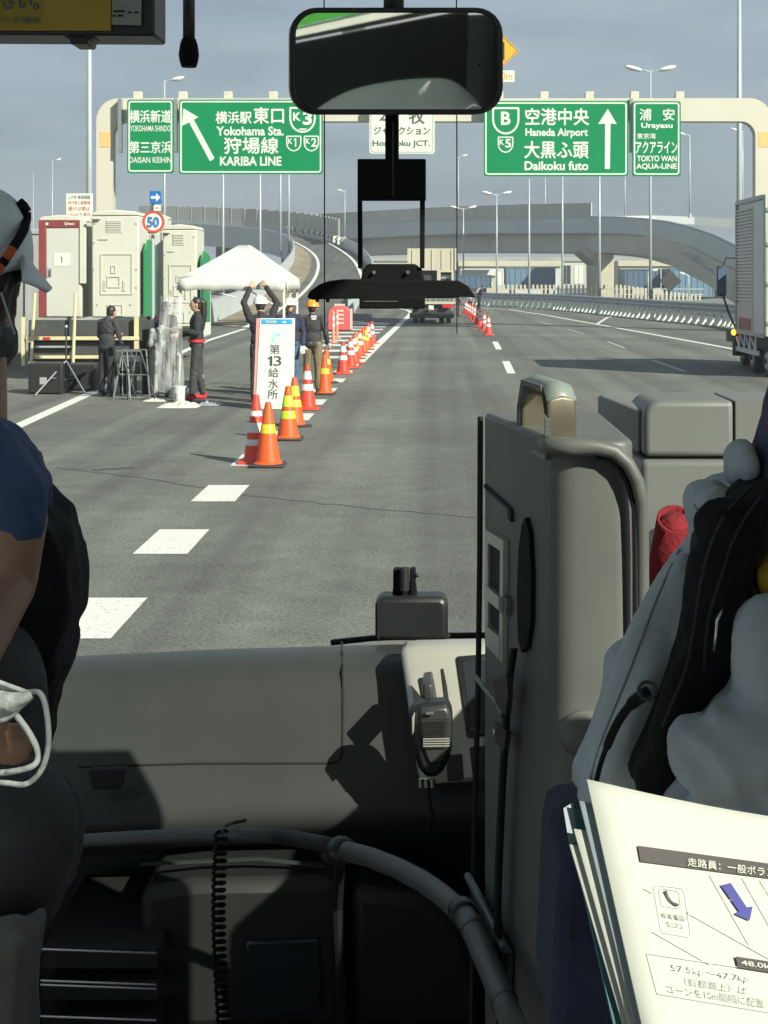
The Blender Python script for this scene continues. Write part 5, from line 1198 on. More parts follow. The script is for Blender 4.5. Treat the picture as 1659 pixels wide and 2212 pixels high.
# ---- grab rails
r1 = thing('grab_rail', 'grey curved grab rail running below the dashboard to the lower right', 'grab rail', P(600,1812,2.2))
MB().tube([P(60,1824,2.36),P(180,1816,2.33),P(300,1809,2.30),P(420,1804,2.27),P(520,1803,2.24),P(604,1806,2.20)],.0105,12).build('rail', M['grip'], r1, smooth=True)
MB().tube([P(600,1806,2.20),P(640,1812,2.17),P(690,1822,2.13),P(735,1832,2.10)],.0115,12).build('sleeve', M['plasd'], r1, smooth=True)
MB().tube([P(716,1842,2.13),P(735,1838,2.10),P(752,1841,2.08)],[.017,.021,.017],12).build('joint', M['blackp'], r1, smooth=True)
MB().tube([P(748,1838,2.08),P(800,1852,2.04),P(860,1876,1.98),P(910,1902,1.92),P(950,1930,1.86),P(980,1956,1.80),P(1002,1976,1.75)],.0135,14).build('rail', M['grip'], r1, smooth=True)
MB().tube([P(996,1966,1.765),P(1006,1982,1.735)],.0165,14).build('collar', M['blackp'], r1, smooth=True)
MB().tube([P(1006,1980,1.735),P(1022,2010,1.70),P(1040,2050,1.66),P(1062,2100,1.61),P(1090,2165,1.55),P(1120,2245,1.47)],.0135,14).build('rail', M['grip'], r1, smooth=True)
for (u,v,Y) in ((1021,2008,1.702),(1090,2165,1.55)): MB().tube([P(u-3,v-6,Y+.003),P(u+3,v+6,Y-.003)],.0146,14).build('collar', M['blackp'], r1, smooth=True)
MB().tube([P(735,1845,2.11),P(728,1960,2.2),P(740,2240,2.25)],.008,8).build('support', M['blackp'], r1)
cc_ = []
for i in range(420):
    a = i*.42; v = 1796+i*1.06; cc_.append(P(478-6*math.sin(i*.01)+0,v,2.17)+Vector((.0085*math.cos(a),.0085*math.sin(a),0)))
tag(MB().tube(cc_,.0028,5).build('coiled_cord', M['blackm'], smooth=True), 'black coiled cord hanging from the grab rail', 'cord')
MB().tube([P(480,1800,2.17),P(484,1785,2.2),P(500,1778,2.24),P(530,1772,2.28)],.0028,6).build('lead', M['blackp'], bpy.data.objects['coiled_cord'])
# ---- folded guide seat / partition in the middle
KS = .75
def PS(u,v,Y): return P(u,v,Y*KS)
gs = thing('crew_seat', 'grey folded crew seat housing with pull handle and black seat belt', 'seat', PS(1200,1500,2.0))
XA, XB, XC = PS(1046,0,2.41).x, PS(1190,0,2.0).x, PS(1372,0,2.0).x
fp = [Vector((XA,2.42*KS,0))]
for i in range(7):
    a = R(200+70*i/6); fp.append(Vector((XB+.028+.030*math.cos(a), 2.0*KS+.030+.030*math.sin(a),0)))
fp += [Vector((XC-.022,2.0*KS,0)),Vector((XC-.006,2.008*KS,0)),Vector((XC,2.03*KS,0)),Vector((XC,2.42*KS,0))]
ztop = PS(0,952,2.0).z
MB().prism([p+Vector((0,0,.80)) for p in fp],(0,0,ztop-.80)).build('housing', M['plasg'], gs, bevel=.006, seg=3)
def LF(s, z, lift=.004):         # point on the left face, s=0 near, s=1 far
    a = Vector((XB-.001,2.02*KS,0)); b_ = Vector((XA,2.42*KS,0)); d = (b_-a); n = Vector((-d.y,d.x,0)).normalized(); 
    if n.x > 0: n = -n
    p = a.lerp(b_,s)+n*lift; return Vector((p.x,p.y,z))
def lpx(u, v, lift=.004):
    a = Vector((XB-.001,2.02*KS)); b_ = Vector((XA,2.42*KS)); k = (u-UC)/F
    s = (k*a.y-a.x)/((b_.x-a.x)-k*(b_.y-a.y)); p = LF(s,0,lift); p.z = H-(v-V0)*p.y/F; return p
nL = (LF(.5,0,1)-LF(.5,0,0))
def lpoly(name, pts, lift, m, par=None): return MB().prism([lpx(u,v,lift) for u,v in pts], nL*-.006).build(name, m, par or gs)
def lring(name, o_, i_, m, lift=.006): return MB().ring([lpx(u,v,lift) for u,v in o_],[lpx(u,v,lift) for u,v in i_], nL*-.006).build(name, m, gs)
MB().tube([lpx(1041,900,.002),lpx(1040,1200,.002),lpx(1036,1500,.002),lpx(1028,1800,.002),lpx(1022,2230,.002)],.004,6).build('edge_rubber', M['seam'], gs)
lpoly('slot', [(1050,1046),(1108,1098),(1108,1106),(1050,1054)], .003, M['seam']); lpoly('slot', [(1102,1098),(1109,1104),(1109,1128),(1102,1120)], .003, M['seam'])
lring('handle_surround', [(1058,1143),(1098,1168),(1095,1432),(1058,1392)], [(1064,1172),(1091,1190),(1089,1398),(1064,1366)], M['silver'])
lpoly('handle_recess', [(1064,1172),(1091,1190),(1089,1285),(1064,1262)], .003, M['seam']); lpoly('handle_recess', [(1064,1292),(1088,1318),(1088,1370),(1064,1345)], .003, M['seam'])
lpoly('handle_bar', [(1061,1262),(1092,1290),(1091,1318),(1061,1292)], .008, M['silver']); lpoly('handle_bar', [(1060,1350),(1091,1376),(1090,1425),(1060,1390)], .007, M['silver'])
lring('small_latch', [(1093,1288),(1106,1294),(1104,1330),(1092,1325)], [(1096,1295),(1103,1300),(1101,1322),(1095,1318)], M['plasg'])
lpoly('belt_guide', [(1142,1118),(1150,1150),(1155,1240),(1154,1340),(1146,1398),(1134,1410),(1126,1380),(1124,1280),(1127,1190),(1134,1135)], .004, M['blackm'])
st = MB(); 
sp_ = [(1141,1400),(1132,1460),(1124,1540),(1122,1600),(1116,1680),(1112,1760),(1108,1850),(1104,1960),(1106,2080),(1112,2240)]
a_, b_ = [lpx(u-5,v,.014) for u,v in sp_],[lpx(u+5,v,.014) for u,v in sp_]
o = st.grid([[x,y_] for x,y_ in zip(a_,b_)]).build('seat_belt', M['blackm'], gs, smooth=True); so = o.modifiers.new('t','SOLIDIFY'); so.thickness = .004
lpoly('buckle', [(1108,1470),(1136,1455),(1140,1500),(1134,1545),(1112,1520)], .022, M['blackp']); lpoly('buckle', [(1104,1560),(1132,1580),(1126,1625),(1106,1600)], .02, M['blackp'])
MB().tube([lpx(1048,1462,.012),lpx(1070,1490,.012),lpx(1096,1520,.012),lpx(1108,1545,.012)],.0030,8).build('metal_pin', M['plasl'], gs); MB().tube([lpx(1096,1580,.012),lpx(1116,1604,.014)],.005,8).build('metal_pin', M['chrome'], gs)
MB().tube([lpx(1034,1892,.014),lpx(1070,1960,.014),lpx(1118,2050,.014)],.005,8).build('armrest_edge', M['grip'], gs); lpoly('armrest_side', [(1030,1905),(1112,2060),(1110,2190),(1075,2160),(1030,2060)], .008, M['plas'])
lpoly('armrest_window', [(1052,1985),(1074,2030),(1074,2090),(1052,2050)], .012, M['seam'])
tp = MB().tube([PS(1176,958,2.03),PS(1196,965,1.99),PS(1240,966,1.985),PS(1290,966,1.985),PS(1328,976,1.985),PS(1357,1002,1.985),PS(1376,1038,1.985),PS(1386,1085,1.99),PS(1388,1180,1.995),PS(1388,1400,2.0),PS(1388,1700,2.0)],[.0085,.0100,.0098,.0085,.0076,.0070,.0068,.0066,.0066,.0066,.0066],14); tp.build('edge_tube', M['plasg'], gs, smooth=True)
MB().tube([PS(1288,984,1.992),PS(1318,992,1.992),PS(1340,1014,1.992),PS(1356,1044,1.992)],.0036,6).build('edge_gap', M['seam'], gs)
MB().tube([PS(1356,1044,1.992),PS(1371,1100,1.992),PS(1373,1200,1.994),PS(1374,1400,1.996),PS(1374,1700,1.996)],.0035,6).build('edge_gap', M['seam'], gs)
# pull handle: a wide hoop
hp = []
pN, pF = PS(1182,930,2.02), PS(1120,905,2.22); zt_ = PS(0,842,2.02).z; zt2 = PS(0,822,2.22).z
hp = [pF+Vector((0,0,-.03)), Vector((pF.x,pF.y,zt2-.03)), Vector((pF.x,pF.y,zt2-.012)).lerp(pN,.04), Vector((pF.x,pF.y,zt2)).lerp(Vector((pN.x,pN.y,zt_)),.16), Vector((pF.x,pF.y,zt2)).lerp(Vector((pN.x,pN.y,zt_)),.84), Vector((pN.x,pN.y,zt_-.014)), Vector((pN.x,pN.y,zt_-.03)), pN+Vector((0,0,-.03))]
hp[2].z = zt2-.012
wv = Vector((px(66,2.02*KS),0.009,0)); nn_ = []
ctr = sum(hp, Vector())/len(hp)
inn = [p.lerp(Vector((ctr.x,ctr.y,p.z)),.0) for p in hp]
o = MB().grid([[p, p+wv*.15+Vector((0,0,.004 if 1<i<6 else 0)), p+wv*.5+Vector((0,0,.006 if 1<i<6 else 0)), p+wv*.85+Vector((0,0,.004 if 1<i<6 else 0)), p+wv] for i,p in enumerate(hp)]).build('pull_handle', M['bronze'], gs, smooth=True, weld=True)
so = o.modifiers.new('t','SOLIDIFY'); so.thickness = .0105; so.offset = -1; bv = o.modifiers.new('b','BEVEL'); bv.width=.003; bv.segments=2
tc_ = MB().grid([[p+Vector((0,0,.0025)), p+wv*.5+Vector((0,0,.0085)), p+wv+Vector((0,0,.0025))] for p in (hp[2]+Vector((0,.0,0)),hp[3],hp[3].lerp(hp[4],.5),hp[4],hp[5])]).build('sky_sheen_cap', M['skysheen'], gs, smooth=True); so = tc_.modifiers.new('t','SOLIDIFY'); so.thickness=.003  # added strip carrying the sky reflection in its colour
sd_ = MB().ring([hp[1]+Vector((-.002,0,0)),hp[3]+Vector((-.002,0,.003)),hp[4]+Vector((-.002,0,.003)),hp[6]+Vector((-.002,0,0)),hp[7]+Vector((-.002,0,0)),hp[0]+Vector((-.002,0,0))],[hp[1].lerp(ctr,.09),hp[3].lerp(ctr,.12),hp[4].lerp(ctr,.12),hp[6].lerp(ctr,.09),hp[7].lerp(ctr,.09),hp[0].lerp(ctr,.09)],(.006,0,0)); sd_.build('handle_rim', M['grip'], gs)
# rounded shading roll on the rear face is the housing's own curve; a dark arm stop low down
MB().ell(PS(1262,1585,1.995),.026,.012,.024).build('arm_stop', M['plasg'], gs, smooth=True)
# ---- grey cabinet to the right, behind the driver
cbn = thing('driver_partition', 'light grey rounded partition cabinet behind the driver at the right', 'partition', P(1520,1200,2.6))
cx0 = P(1392,0,2.6).x
def rbox(name, x0,x1,y0,y1,z0,z1,m,bv): return MB().box(x0,x1,y0,y1,z0,z1).build(name, m, cbn, bevel=bv, seg=5)
zs = P(0,990,2.6).z; zt3 = P(0,866,2.6).z
def cabp(x0, x1, z0, z1, r):
    pts = [Vector((x1,0,z0)),Vector((x1,0,z1))]
    for k_ in range(7):
        a = R(90+90*k_/6); pts.append(Vector((x0+r+r*math.cos(a),0,z1-r+r*math.sin(a))))
    return pts+[Vector((x0,0,z0))]
zc = P(0,1700,2.6).z
lidL = MB().prism([p+Vector((0,2.6,0)) for p in cabp(cx0,P(1586,0,2.6).x,zs+.0025,zt3,.030)],(0,.20,0)).build('upper_lid', M['plasl'], cbn, bevel=.010, seg=4)
MB().prism([Vector((P(1587.6,0,2.6).x,2.6,zs+.0025)),Vector((1.13,2.6,zs+.0025)),Vector((1.13,2.6,zt3)),Vector((P(1587.6,0,2.6).x,2.6,zt3))],(0,.20,0)).build('upper_lid', M['plasl'], cbn, bevel=.002)
MB().box(cx0+.012,1.12,2.612,2.78,zs-.01,zt3-.012).build('core', M['seam'], cbn)
MB().box(cx0-.006,1.13,2.594,2.80,.32,zs-.0025).build('lower_body', M['plasl'], cbn, bevel=.012, seg=4)
MB().prism([Vector((cx0-.055,2.86,zs+.0025)),Vector((cx0-.004,2.64,zs+.0025)),Vector((cx0-.004,2.64,zt3-.02)),Vector((cx0-.055,2.86,zt3-.01))],(.03,.03,0)).build('side_leaf', M['plasl'], cbn, bevel=.006)
rbox('sun_block_box', .36,1.13,1.70,2.57,.88,1.62,M['plasg'],.02)  # unseen box added to keep sun off everything below the grab rail
# ---- red tube
rt = thing('red_pouch', 'red open topped cloth tube standing between the grey housings', 'pouch', P(1445,1280,1.5))
b = MB(); axis0 = P(1418,1345,1.66); axis1 = P(1461,1122,1.555); pts = [axis0, axis0.lerp(axis1,.5), axis1]
M['redc'] = mat('red_felt', (.17,.005,.012), .9, var=.15, scale=40, bump=.3, bscale=200)
o = b.tube(pts,[.0205,.0205,.0205],20,False).build('sleeve', M['redc'], rt, smooth=True); so = o.modifiers.new('t','SOLIDIFY'); so.thickness=.003
o.rotation_euler = (0,0,0)
o2 = MB().tube([axis1.lerp(axis0,.02),axis1.lerp(axis0,.10)],[.0150,.0150],20).build('filling', M['redc'], rt, smooth=True)
# ---- rear view mirror with bracket
MY = 2.30
mnr = Vector((.17,-.98,-.075)).normalized()
def rrect(u0,v0,u1,v1,r,n=6):
    pts = []
    for cx,cy,a0 in ((u1-r,v0+r,-90),(u1-r,v1-r,0),(u0+r,v1-r,90),(u0+r,v0+r,180)):
        for i in range(n+1): a = R(a0+90*i/n); pts.append((cx+r*math.cos(a), cy+r*math.sin(a)))
    return pts
mc = P(855,131,MY)
def mpt(u, v, lift=0):            # pixel onto the mirror's tilted plane
    d = Vector(((u-UC)/F,1,-(v-V0)/F)); o_ = Vector((0,0,H)); c_ = mc+mnr*lift; t_ = (c_-o_).dot(mnr)/d.dot(mnr); return o_+d*t_
rvm = thing('rear_view_mirror', 'wide black framed rear view mirror hanging at the top centre', 'mirror', mc)
MB().prism([mpt(u,v,0) for u,v in rrect(626,16,1087,247,58)], -mnr*.035).build('frame', M['blackp'], rvm, bevel=.010, seg=3)
mm = bpy.data.materials.new('mirror_glass'); mm.use_nodes = True; bb = mm.node_tree.nodes['Principled BSDF']; bb.inputs['Base Color'].default_value=(.84,.87,.86,1); bb.inputs['Metallic'].default_value=1; bb.inputs['Roughness'].default_value=.02
MB().prism([mpt(u,v,.004) for u,v in rrect(639,28,1074,236,47)], -mnr*.003).build('mirror_glass', mm, rvm)
MB().ring([mpt(u,v,.006) for u,v in rrect(626,16,1087,247,58)],[mpt(u,v,.006) for u,v in rrect(638,27,1075,237,48)], -mnr*.012).build('bezel', M['blackp'], rvm, bevel=.002)
for (u,v) in ((669,147),(842,123),(1009,98),(1036,140)): MB().cyl(mpt(u,v,.0045),mpt(u,v,.0055),.0022,n=8).build('speck', M['seam'], rvm)
MB().tube([mpt(850,30,-.02),mpt(852,-60,-.06)],.016,12).build('stem', M['plasd'], rvm, smooth=True)
br = thing('mirror_stand', 'black bracket with open frame and winged foot hanging below the mirror', 'bracket', P(845,430,2.34))
ipx('drop_bar', [(832,240),(861,240),(861,350),(832,350)], 2.35, .02, M['blackm'], br, .002)
ipx('top_plate', [(772,343),(920,343),(920,433),(772,433)], 2.345, .02, M['blackm'], br, .002)
MB().tube([P(849,262,2.344),P(849,425,2.340)],.0006,5).build('wire', M['grip'], br)
ipx('side_leg', [(772,433),(782,433),(783,580),(773,580)], 2.345, .012, M['blackm'], br, .001); ipx('side_leg', [(907,433),(918,433),(917,580),(907,580)], 2.345, .012, M['blackm'], br, .001)
ipx('foot_hub', [(783,583),(795,570),(898,570),(912,583),(918,612),(778,612)], 2.35, .02, M['blackm'], br, .003)
ipx('wing', [(663,643),(668,630),(690,614),(710,607),(740,603),(1010-20,606),(1012,618),(1024,636),(1028,643),(1000,641),(975,644),(700,646),(675,648)], 2.348, .02, M['blackm'], br, .002)
ipx('lower_block', [(776,640),(918,640),(918,667),(776,667)], 2.342, .022, M['blackm'], br, .002); ipx('ridge_line', [(786,650),(860,650),(860,652),(786,652)], 2.340, .002, M['grip'], br)
for u in (685,708): MB().cyl(P(u,644,2.35),P(u,653,2.35),.004,.002,8).build('peg', M['blackm'], br)
for u in (808,881): MB().cyl(P(u,588,2.346),P(u,588,2.342),.003,n=8).build('screw', M['grip'], br)
# ---- things the mirror shows: overhead locker on the right wall and a pale seat cover
def refl(u, v, Yr):
    d = Vector(((u-UC)/F,1,-(v-V0)/F)); p = mpt(u,v); r_ = d-2*d.dot(mnr)*mnr; t_ = (Yr-p.y)/r_.y; return p+r_*t_
MB().box(1.135,1.158,-1.05,-.30,2.02,2.545).build('mirror_shade_band', M['pild'])['kind'] = 'structure'  # added dark panel, hides bright window from the right part of the mirror
lk = thing('overhead_locker', 'dark overhead locker end with added glowing strips behind the camera', 'locker', refl(855,131,-.42))
def lkp(name, poly, y, m): return MB().prism([Vector((min(1.08,q.x),q.y,q.z)) for q in [refl(u,v,y) for u,v in poly]],(0,-.03,0)).build(name, m, lk)
M['lkd'] = mat('dark_locker', (.035,.039,.037), .7)
lkp('end_panel', [(600,101),(1110,25),(1110,330),(600,330)], -.42, M['lkd']); lkp('upper_rail', [(600,88),(1110,6),(1110,19),(600,96)], -.41, M['lkd'])
def backlit_mat(name, col):  # translucent sheet that glows when the sun is behind it
    m = bpy.data.materials.new(name); m.use_nodes = True; t = m.node_tree; b = t.nodes['Principled BSDF']; b.inputs['Base Color'].default_value = (*col,1); b.inputs['Roughness'].default_value = .9
    n = t.nodes.new('ShaderNodeTexNoise'); n.inputs['Scale'].default_value = 14; n.inputs['Detail'].default_value = 4; r = t.nodes.new('ShaderNodeMixRGB'); r.inputs[1].default_value = (*[c*.6 for c in col],1); r.inputs[2].default_value = (*col,1); t.links.new(n.outputs['Fac'], r.inputs[0])
    a = t.nodes.new('ShaderNodeBsdfTranslucent'); t.links.new(r.outputs[0], a.inputs[0]); x = t.nodes.new('ShaderNodeMixShader'); x.inputs[0].default_value = .7
    t.links.new(b.outputs[0], x.inputs[1]); t.links.new(a.outputs[0], x.inputs[2]); t.links.new(x.outputs[0], t.nodes['Material Output'].inputs[0]); return m
M['lkdaylight'] = backlit_mat('white_backlit_strip', (.85,.85,.80)); M['lkgreen'] = backlit_mat('green_backlit_strip', (.10,.42,.08))
def lkq(name, poly, y, m): return MB().add([Vector((min(1.08,q.x),q.y,q.z)) for q in [refl(u,v,y) for u,v in poly]],[(0,1,2,3)]).build(name, m, lk)
lkq('daylight_strip', [(600,68),(1110,-18),(1110,8),(600,90)], -.415, M['lkdaylight'])  # added backlit strip, stands for the bright daylight band in the mirror
lkq('green_glow_strip', [(600,-60),(1110,-90),(1110,-19),(600,67)], -.43, M['lkgreen'])  # added backlit strip, gives the mirror its bright green corner
hc = MB(); rows = []
prof_ = [(680,240),(700,222),(740,200),(780,186),(830,176),(880,170),(930,167),(960,168),(985,176),(1010,196),(1030,215),(1042,240)]
for k_ in range(8):
    f = k_/7; rows.append([refl(u, 262+(v-262)*math.sin(f*math.pi/2), -.06-.20*f)+Vector((0,0,.0015*math.sin(u*.06+k_))) for u,v in prof_])
top_ = rows[-1]; rows.append([p+Vector((0,-.05,-.02)) for p in top_]); rows.append([p+Vector((0,-.06,-.3)) for p in top_])
M['cover'] = mat('pale_seat_cover', (.82,.84,.81), .85, var=.06, scale=6, bump=.5, bscale=10)
tag(hc.grid(rows).build('headrest_cover', M['cover'], smooth=True, subd=1), 'pale cloth headrest cover of the seat seen in the mirror', 'seat cover')
# ---- top left display and hanging rod
ds = thing('display_box', 'black framed display with ochre sticker at the top left', 'display', P(160,40,1.9))
ipx('frame', [(-160,-90),(334,-90),(334,77),(-160,74)], 1.90, .08, M['blackp'], ds, .004)
ipx('ochre_sticker', [(-150,-80),(240,-80),(239,66),(-150,65)], 1.895, .004, M['ochre'], ds)
ipx('grey_card', [(243,-60),(306,-60),(304,54),(241,53)], 1.894, .004, M['cardg'], ds)
b = MB(); letter_px(b,'ください。',-62,-16,86,22,1.893,.03); letter_px(b,'日本バス協会',-40,37,92,49,1.893,.01); b.build('lettering', M['teal'], ds)
b = MB()
for (u0,u1,v) in ((245,270,24),(276,285,27),(290,299,27),(243,250,34),(254,266,34)): b.add([P(u0,v-2,1.892),P(u1,v-2,1.892),P(u1,v+2,1.892),P(u0,v+2,1.892)],[(0,1,2,3)])
b.build('card_print', M['seam'], ds)
ipx('mount', [(136,74),(206,74),(204,82),(190,83),(188,95),(152,95),(150,83),(138,80)], 1.91, .05, M['blackp'], ds, .002)
rd_ = thing('hanging_rod', 'black rod with rubber tip hanging from the top edge', 'rod', P(408,60,2.1))
MB().tube([P(408,-80,2.1),P(408,90,2.1)],px(13,2.1),14).build('rod', M['blackp'], rd_, smooth=True)
MB().tube([P(408,84,2.1),P(408,96,2.1),P(408,118,2.1),P(408,132,2.1),P(408,145,2.1)],[px(15,2.1),px(19,2.1),px(22,2.1),px(20,2.1),px(16,2.1)],14).build('rubber_tip', M['blackm'], rd_, smooth=40)
# ================================================================== passengers near the camera
M['capgrey'] = cloth('grey_cap_cloth', (.62,.70,.74)); M['orangec'] = cloth('orange_trim', (.45,.09,.02)); M['strapw'] = mat('pale_strap', (.42,.44,.46), .6)
M['jgrey'] = mat('grey_jacket_cloth', (.33,.375,.41), .92, var=.06, scale=9, bump=.12, bscale=420); M['bagblack'] = mat('black_bag_nylon', (.007,.0078,.009), .85, var=.35, scale=18, bump=.3, bscale=120, spec=.2)
M['yellow'] = cloth('yellow_collar', (.38,.22,.012)); M['maskw'] = mat('white_mask', (.29,.31,.31), .8, var=.04, bump=.4, bscale=90); M['greypants'] = mat('pale_grey_cloth', (.105,.105,.097), .9, var=.15, scale=14, bump=.5, bscale=40)
def C(u0,v0,r0,u1,v1,r1,Y0,Y1=None):
    Y1 = Y0 if Y1 is None else Y1; return ('c', P(u0,v0,Y0), px(r0,Y0), P(u1,v1,Y1), px(r1,Y1))
def E(u,v,ru,rv,Y,ry=None): return ('e', P(u,v,Y), (px(ru,Y), ry or px((ru+rv)/2,Y), px(rv,Y)))
def SL(pts, Ya, Yb):
    b = MB().prism([P(u,v,Yb) for u,v in pts],(0,Ya-Yb,0)); return ('m', b.v, b.f)
from mathutils.bvhtree import BVHTree
def drape(name, o, pts, r, m, n=24, lift=.0):      # a seam or strap laid on a body along a path
    t = BVHTree.FromPolygons([v.co for v in o.data.vertices], [tuple(p.vertices) for p in o.data.polygons]); out_ = []
    sp = smooth_pts([Vector((a,b,0)) for a,b in pts], max(3,n//len(pts)))
    for q in sp:
        d = Vector(((q.x-UC)/F,1,-(q.y-V0)/F)).normalized(); h = t.ray_cast(Vector((0,0,H)), d)
        if h[0] is not None: out_.append(h[0]-d*lift)
    if len(out_) > 2:
        b = MB().tube(out_, r, 6).build(name, m, None, smooth=True); attach(b, o); return b
def smooth_pts(ps, n=5):
    ps = [Vector(p) for p in ps]; o = []
    for i in range(len(ps)-1):
        p0,p1_,p2,p3 = ps[max(i-1,0)],ps[i],ps[i+1],ps[min(i+2,len(ps)-1)]
        for k_ in range(n):
            t_ = k_/n; o.append(.5*((2*p1_)+(p2-p0)*t_+(2*p0-5*p1_+4*p2-p3)*t_*t_+(3*p1_-p0-3*p2+p3)*t_**3))
    return o+[ps[-1]]
# ---- left passenger in the cap, face towards the right
Y0 = 2.0
p1 = thing('person', 'passenger at the left edge in grey cap and navy sleeve', 'person', P(0,1300,1.9))
hdc = P(-112,625,Y0)
hand = []
YH = 1.2
for i,(u,vt,vb) in enumerate(((-15,1580,1640),(10,1574,1646),(34,1572,1648),(56,1582,1638))):
    hand += [('c', P(u-22,vt+8,YH+.02), px(13,YH), P(u,vt,YH), px(13.5,YH)), ('c', P(u,vt,YH), px(13.5,YH), P(u+4,(vt+vb)/2,YH-.006), px(13,YH)), ('c', P(u+4,(vt+vb)/2,YH-.006), px(13,YH), P(u-2,vb,YH+.004), px(11,YH))]
hand += [('c', P(-70,1610,YH+.02), px(46,YH), P(-20,1612,YH+.025), px(38,YH)), ('c', P(-60,1580,YH), px(20,YH), P(-25,1562,YH-.008), px(16,YH)), ('c', P(-25,1562,YH-.008), px(16,YH), P(8,1560,YH-.012), px(13,YH)), C(-260,1700,70,-80,1620,50,YH+.03)]
body = [('e', hdc, (.084,.075,.115)), ('e', P(-42,690,Y0), (.040,.050,.050)), C(-38,740,52,-42,930,58,Y0,Y0-.05), E(-90,1180,150,230,1.92,.09), C(-80,1000,100,40,1120,64,1.78), C(40,1120,64,30,1262,50,1.74), C(30,1262,50,-70,1440,58,1.74,1.6), C(-70,1440,58,-260,1700,70,1.6,YH+.03), E(-80,1700,100,220,1.85,.08)] 
M['skin3'] = mat('skin_tanned', (.27,.155,.105), .6, var=.12, scale=14, bump=.25, bscale=90)
organic('body', body+hand, .0042, M['skin3'], p1, None, 3)
organic('hair', [SL([(-60,560),(30,560),(51,590),(47,612),(40,628),(35,655),(34,694),(38,728),(20,740),(-80,730)],1.955,2.045), E(-25,650,52,92,Y0,.062)], .0045, M['hair'], p1, None, 5, (.006,30,(2.2,2.2,.35)))
organic('face_covering', [SL([(-40,690),(33,690),(38,728),(43,760),(26,778),(8,798),(-60,780)],1.955,2.045), E(-6,735,38,46,Y0,.055)], .0045, M['cblack2'], p1, None, 6, (.004,20,(1,1,1)))
MB().tube([P(2,632,1.932),P(10,655,1.934),P(20,686,1.936),P(32,722,1.946)],.0013,6).build('mask_strap', M['strapw'], p1)
M['cnavy2'] = mat('navy_padded_cloth', (.030,.060,.140), .8, var=.2, scale=9, bump=.4, bscale=60)
organic('sleeve', [SL([(-200,860),(0,893),(42,920),(86,972),(101,1008),(116,1042),(113,1082),(96,1122),(72,1194),(40,1166),(0,1136),(-200,1060)],1.72,1.90), C(-80,975,100,25,1060,84,1.74), C(25,1060,80,34,1120,66,1.735)], .006, M['cnavy2'], p1, None, 8, (.007,20,(1,1,1),(.8,0,-.55)))
slv = bpy.data.objects['sleeve']
for q in (((0,940),(40,975),(80,1030),(112,1075)),((0,1000),(30,1030),(60,1085),(92,1140)),((0,1062),(20,1085),(44,1130),(60,1170)),((0,1118),(25,1140),(50,1172),(70,1188))): drape('quilt_seam', slv, q, .0013, M['seam'])
organic('black_top', [SL([(20,1000),(115,1045),(160,1090),(186,1142),(198,1205),(198,1282),(193,1312),(178,1332),(173,1348),(178,1400),(166,1428),(141,1482),(126,1550),(100,1640),(-140,1660),(-140,1000)],1.82,1.96), E(60,1240,115,170,1.88,.09), C(20,1400,120,0,1560,110,1.86), C(-60,1380,140,-60,1640,140,1.84)], .007, M['bagblack'], p1, None, 6, (.006,9,(1,1,1.3)))
organic('dark_sleeve', [SL([(-140,1560),(110,1650),(152,1668),(178,1745),(181,1830),(168,1890),(128,1940),(60,1978),(-140,2020)],1.58,1.72), E(50,1800,110,160,1.62,.08), C(-60,1700,110,30,1760,90,1.66), C(-40,1480,140,-10,1640,112,1.76)], .007, M['cblack2'], p1, None, 6, (.008,9,(1,1,1)))
organic('trousers', [SL([(-100,1960),(0,2000),(58,1972),(95,1950),(106,1966),(100,2000),(93,2060),(90,2130),(88,2330),(-100,2330)],1.46,1.56), C(20,2040,58,20,2330,58,1.5)], .006, M['greypants'], p1, None, 6, (.006,24,(1,1,1),(.15,0,1)))
# cap
cx_, cz_ = P(-80,570,Y0).x, P(-80,570,Y0).z; ra, rb_, rc_ = px(147,Y0), .082, px(174,Y0)
b = MB(); rows = []
def spw(a, e): return math.copysign(abs(a)**e, a)
for j in range(15):
    th = math.pi*.72*j/14; row = []
    for k_ in range(37):
        a = 2*math.pi*k_/36; s_ = spw(math.sin(th),.72)
        q = Vector((cx_+ra*s_*spw(math.cos(a),.85), Y0+rb_*s_*spw(math.sin(a),.85), cz_+rc_*spw(math.cos(th),.72)))
        u_ = UC+q.x*F/Y0; zb = P(0, 610-.66*max(-60,u_), Y0).z
        if q.z < zb: q.z = zb
        row.append(q)
    rows.append(row)
cap = b.grid(rows).build('cap', M['capgrey'], p1, smooth=True, subd=1)
def capY(u, v):
    q = P(u,v,Y0)-Vector((cx_,Y0,cz_)); k_ = 1-abs(q.x/ra)**2.6-abs(q.z/rc_)**2.6; return Y0-rb_*max(.0,k_)**(1/2.6)-.001
rows = []
for i in range(9):
    f = i/8; row = []
    for j in range(11):
        t_ = -1+2*j/10; u = 50+64*f; v = 543+79*f + (60-50*f)*t_*t_*(1-.3*f); wid = .078*(1-.55*f**2.2); row.append(P(u-6*t_*t_*f,v,Y0-wid*t_))
    rows.append(row)
o = b.__class__().grid(rows).build('visor', M['capgrey'], cap, smooth=True); so = o.modifiers.new('t','SOLIDIFY'); so.thickness = .006
bp_ = [(57,458),(57,476),(52,496),(40,517),(28,536)]
MB().tube([P(u,v,capY(u,v)) for u,v in bp_],[.0065]*5,8).build('band', M['bagblack'], cap, smooth=True)
MB().tube([P(u,v,capY(u,v)) for u,v in ((28,536),(20,548),(12,560))],.0065,8).build('band_trim', M['orangec'], cap, smooth=True)
MB().tube([P(u,v,capY(u,v)) for u,v in ((12,560),(4,571))],.0065,8).build('band', M['bagblack'], cap, smooth=True)
MB().tube([P(u,v,capY(u,v)) for u,v in ((4,571),(-6,584),(-24,600))],.0065,8).build('band_trim', M['orangec'], cap, smooth=True)
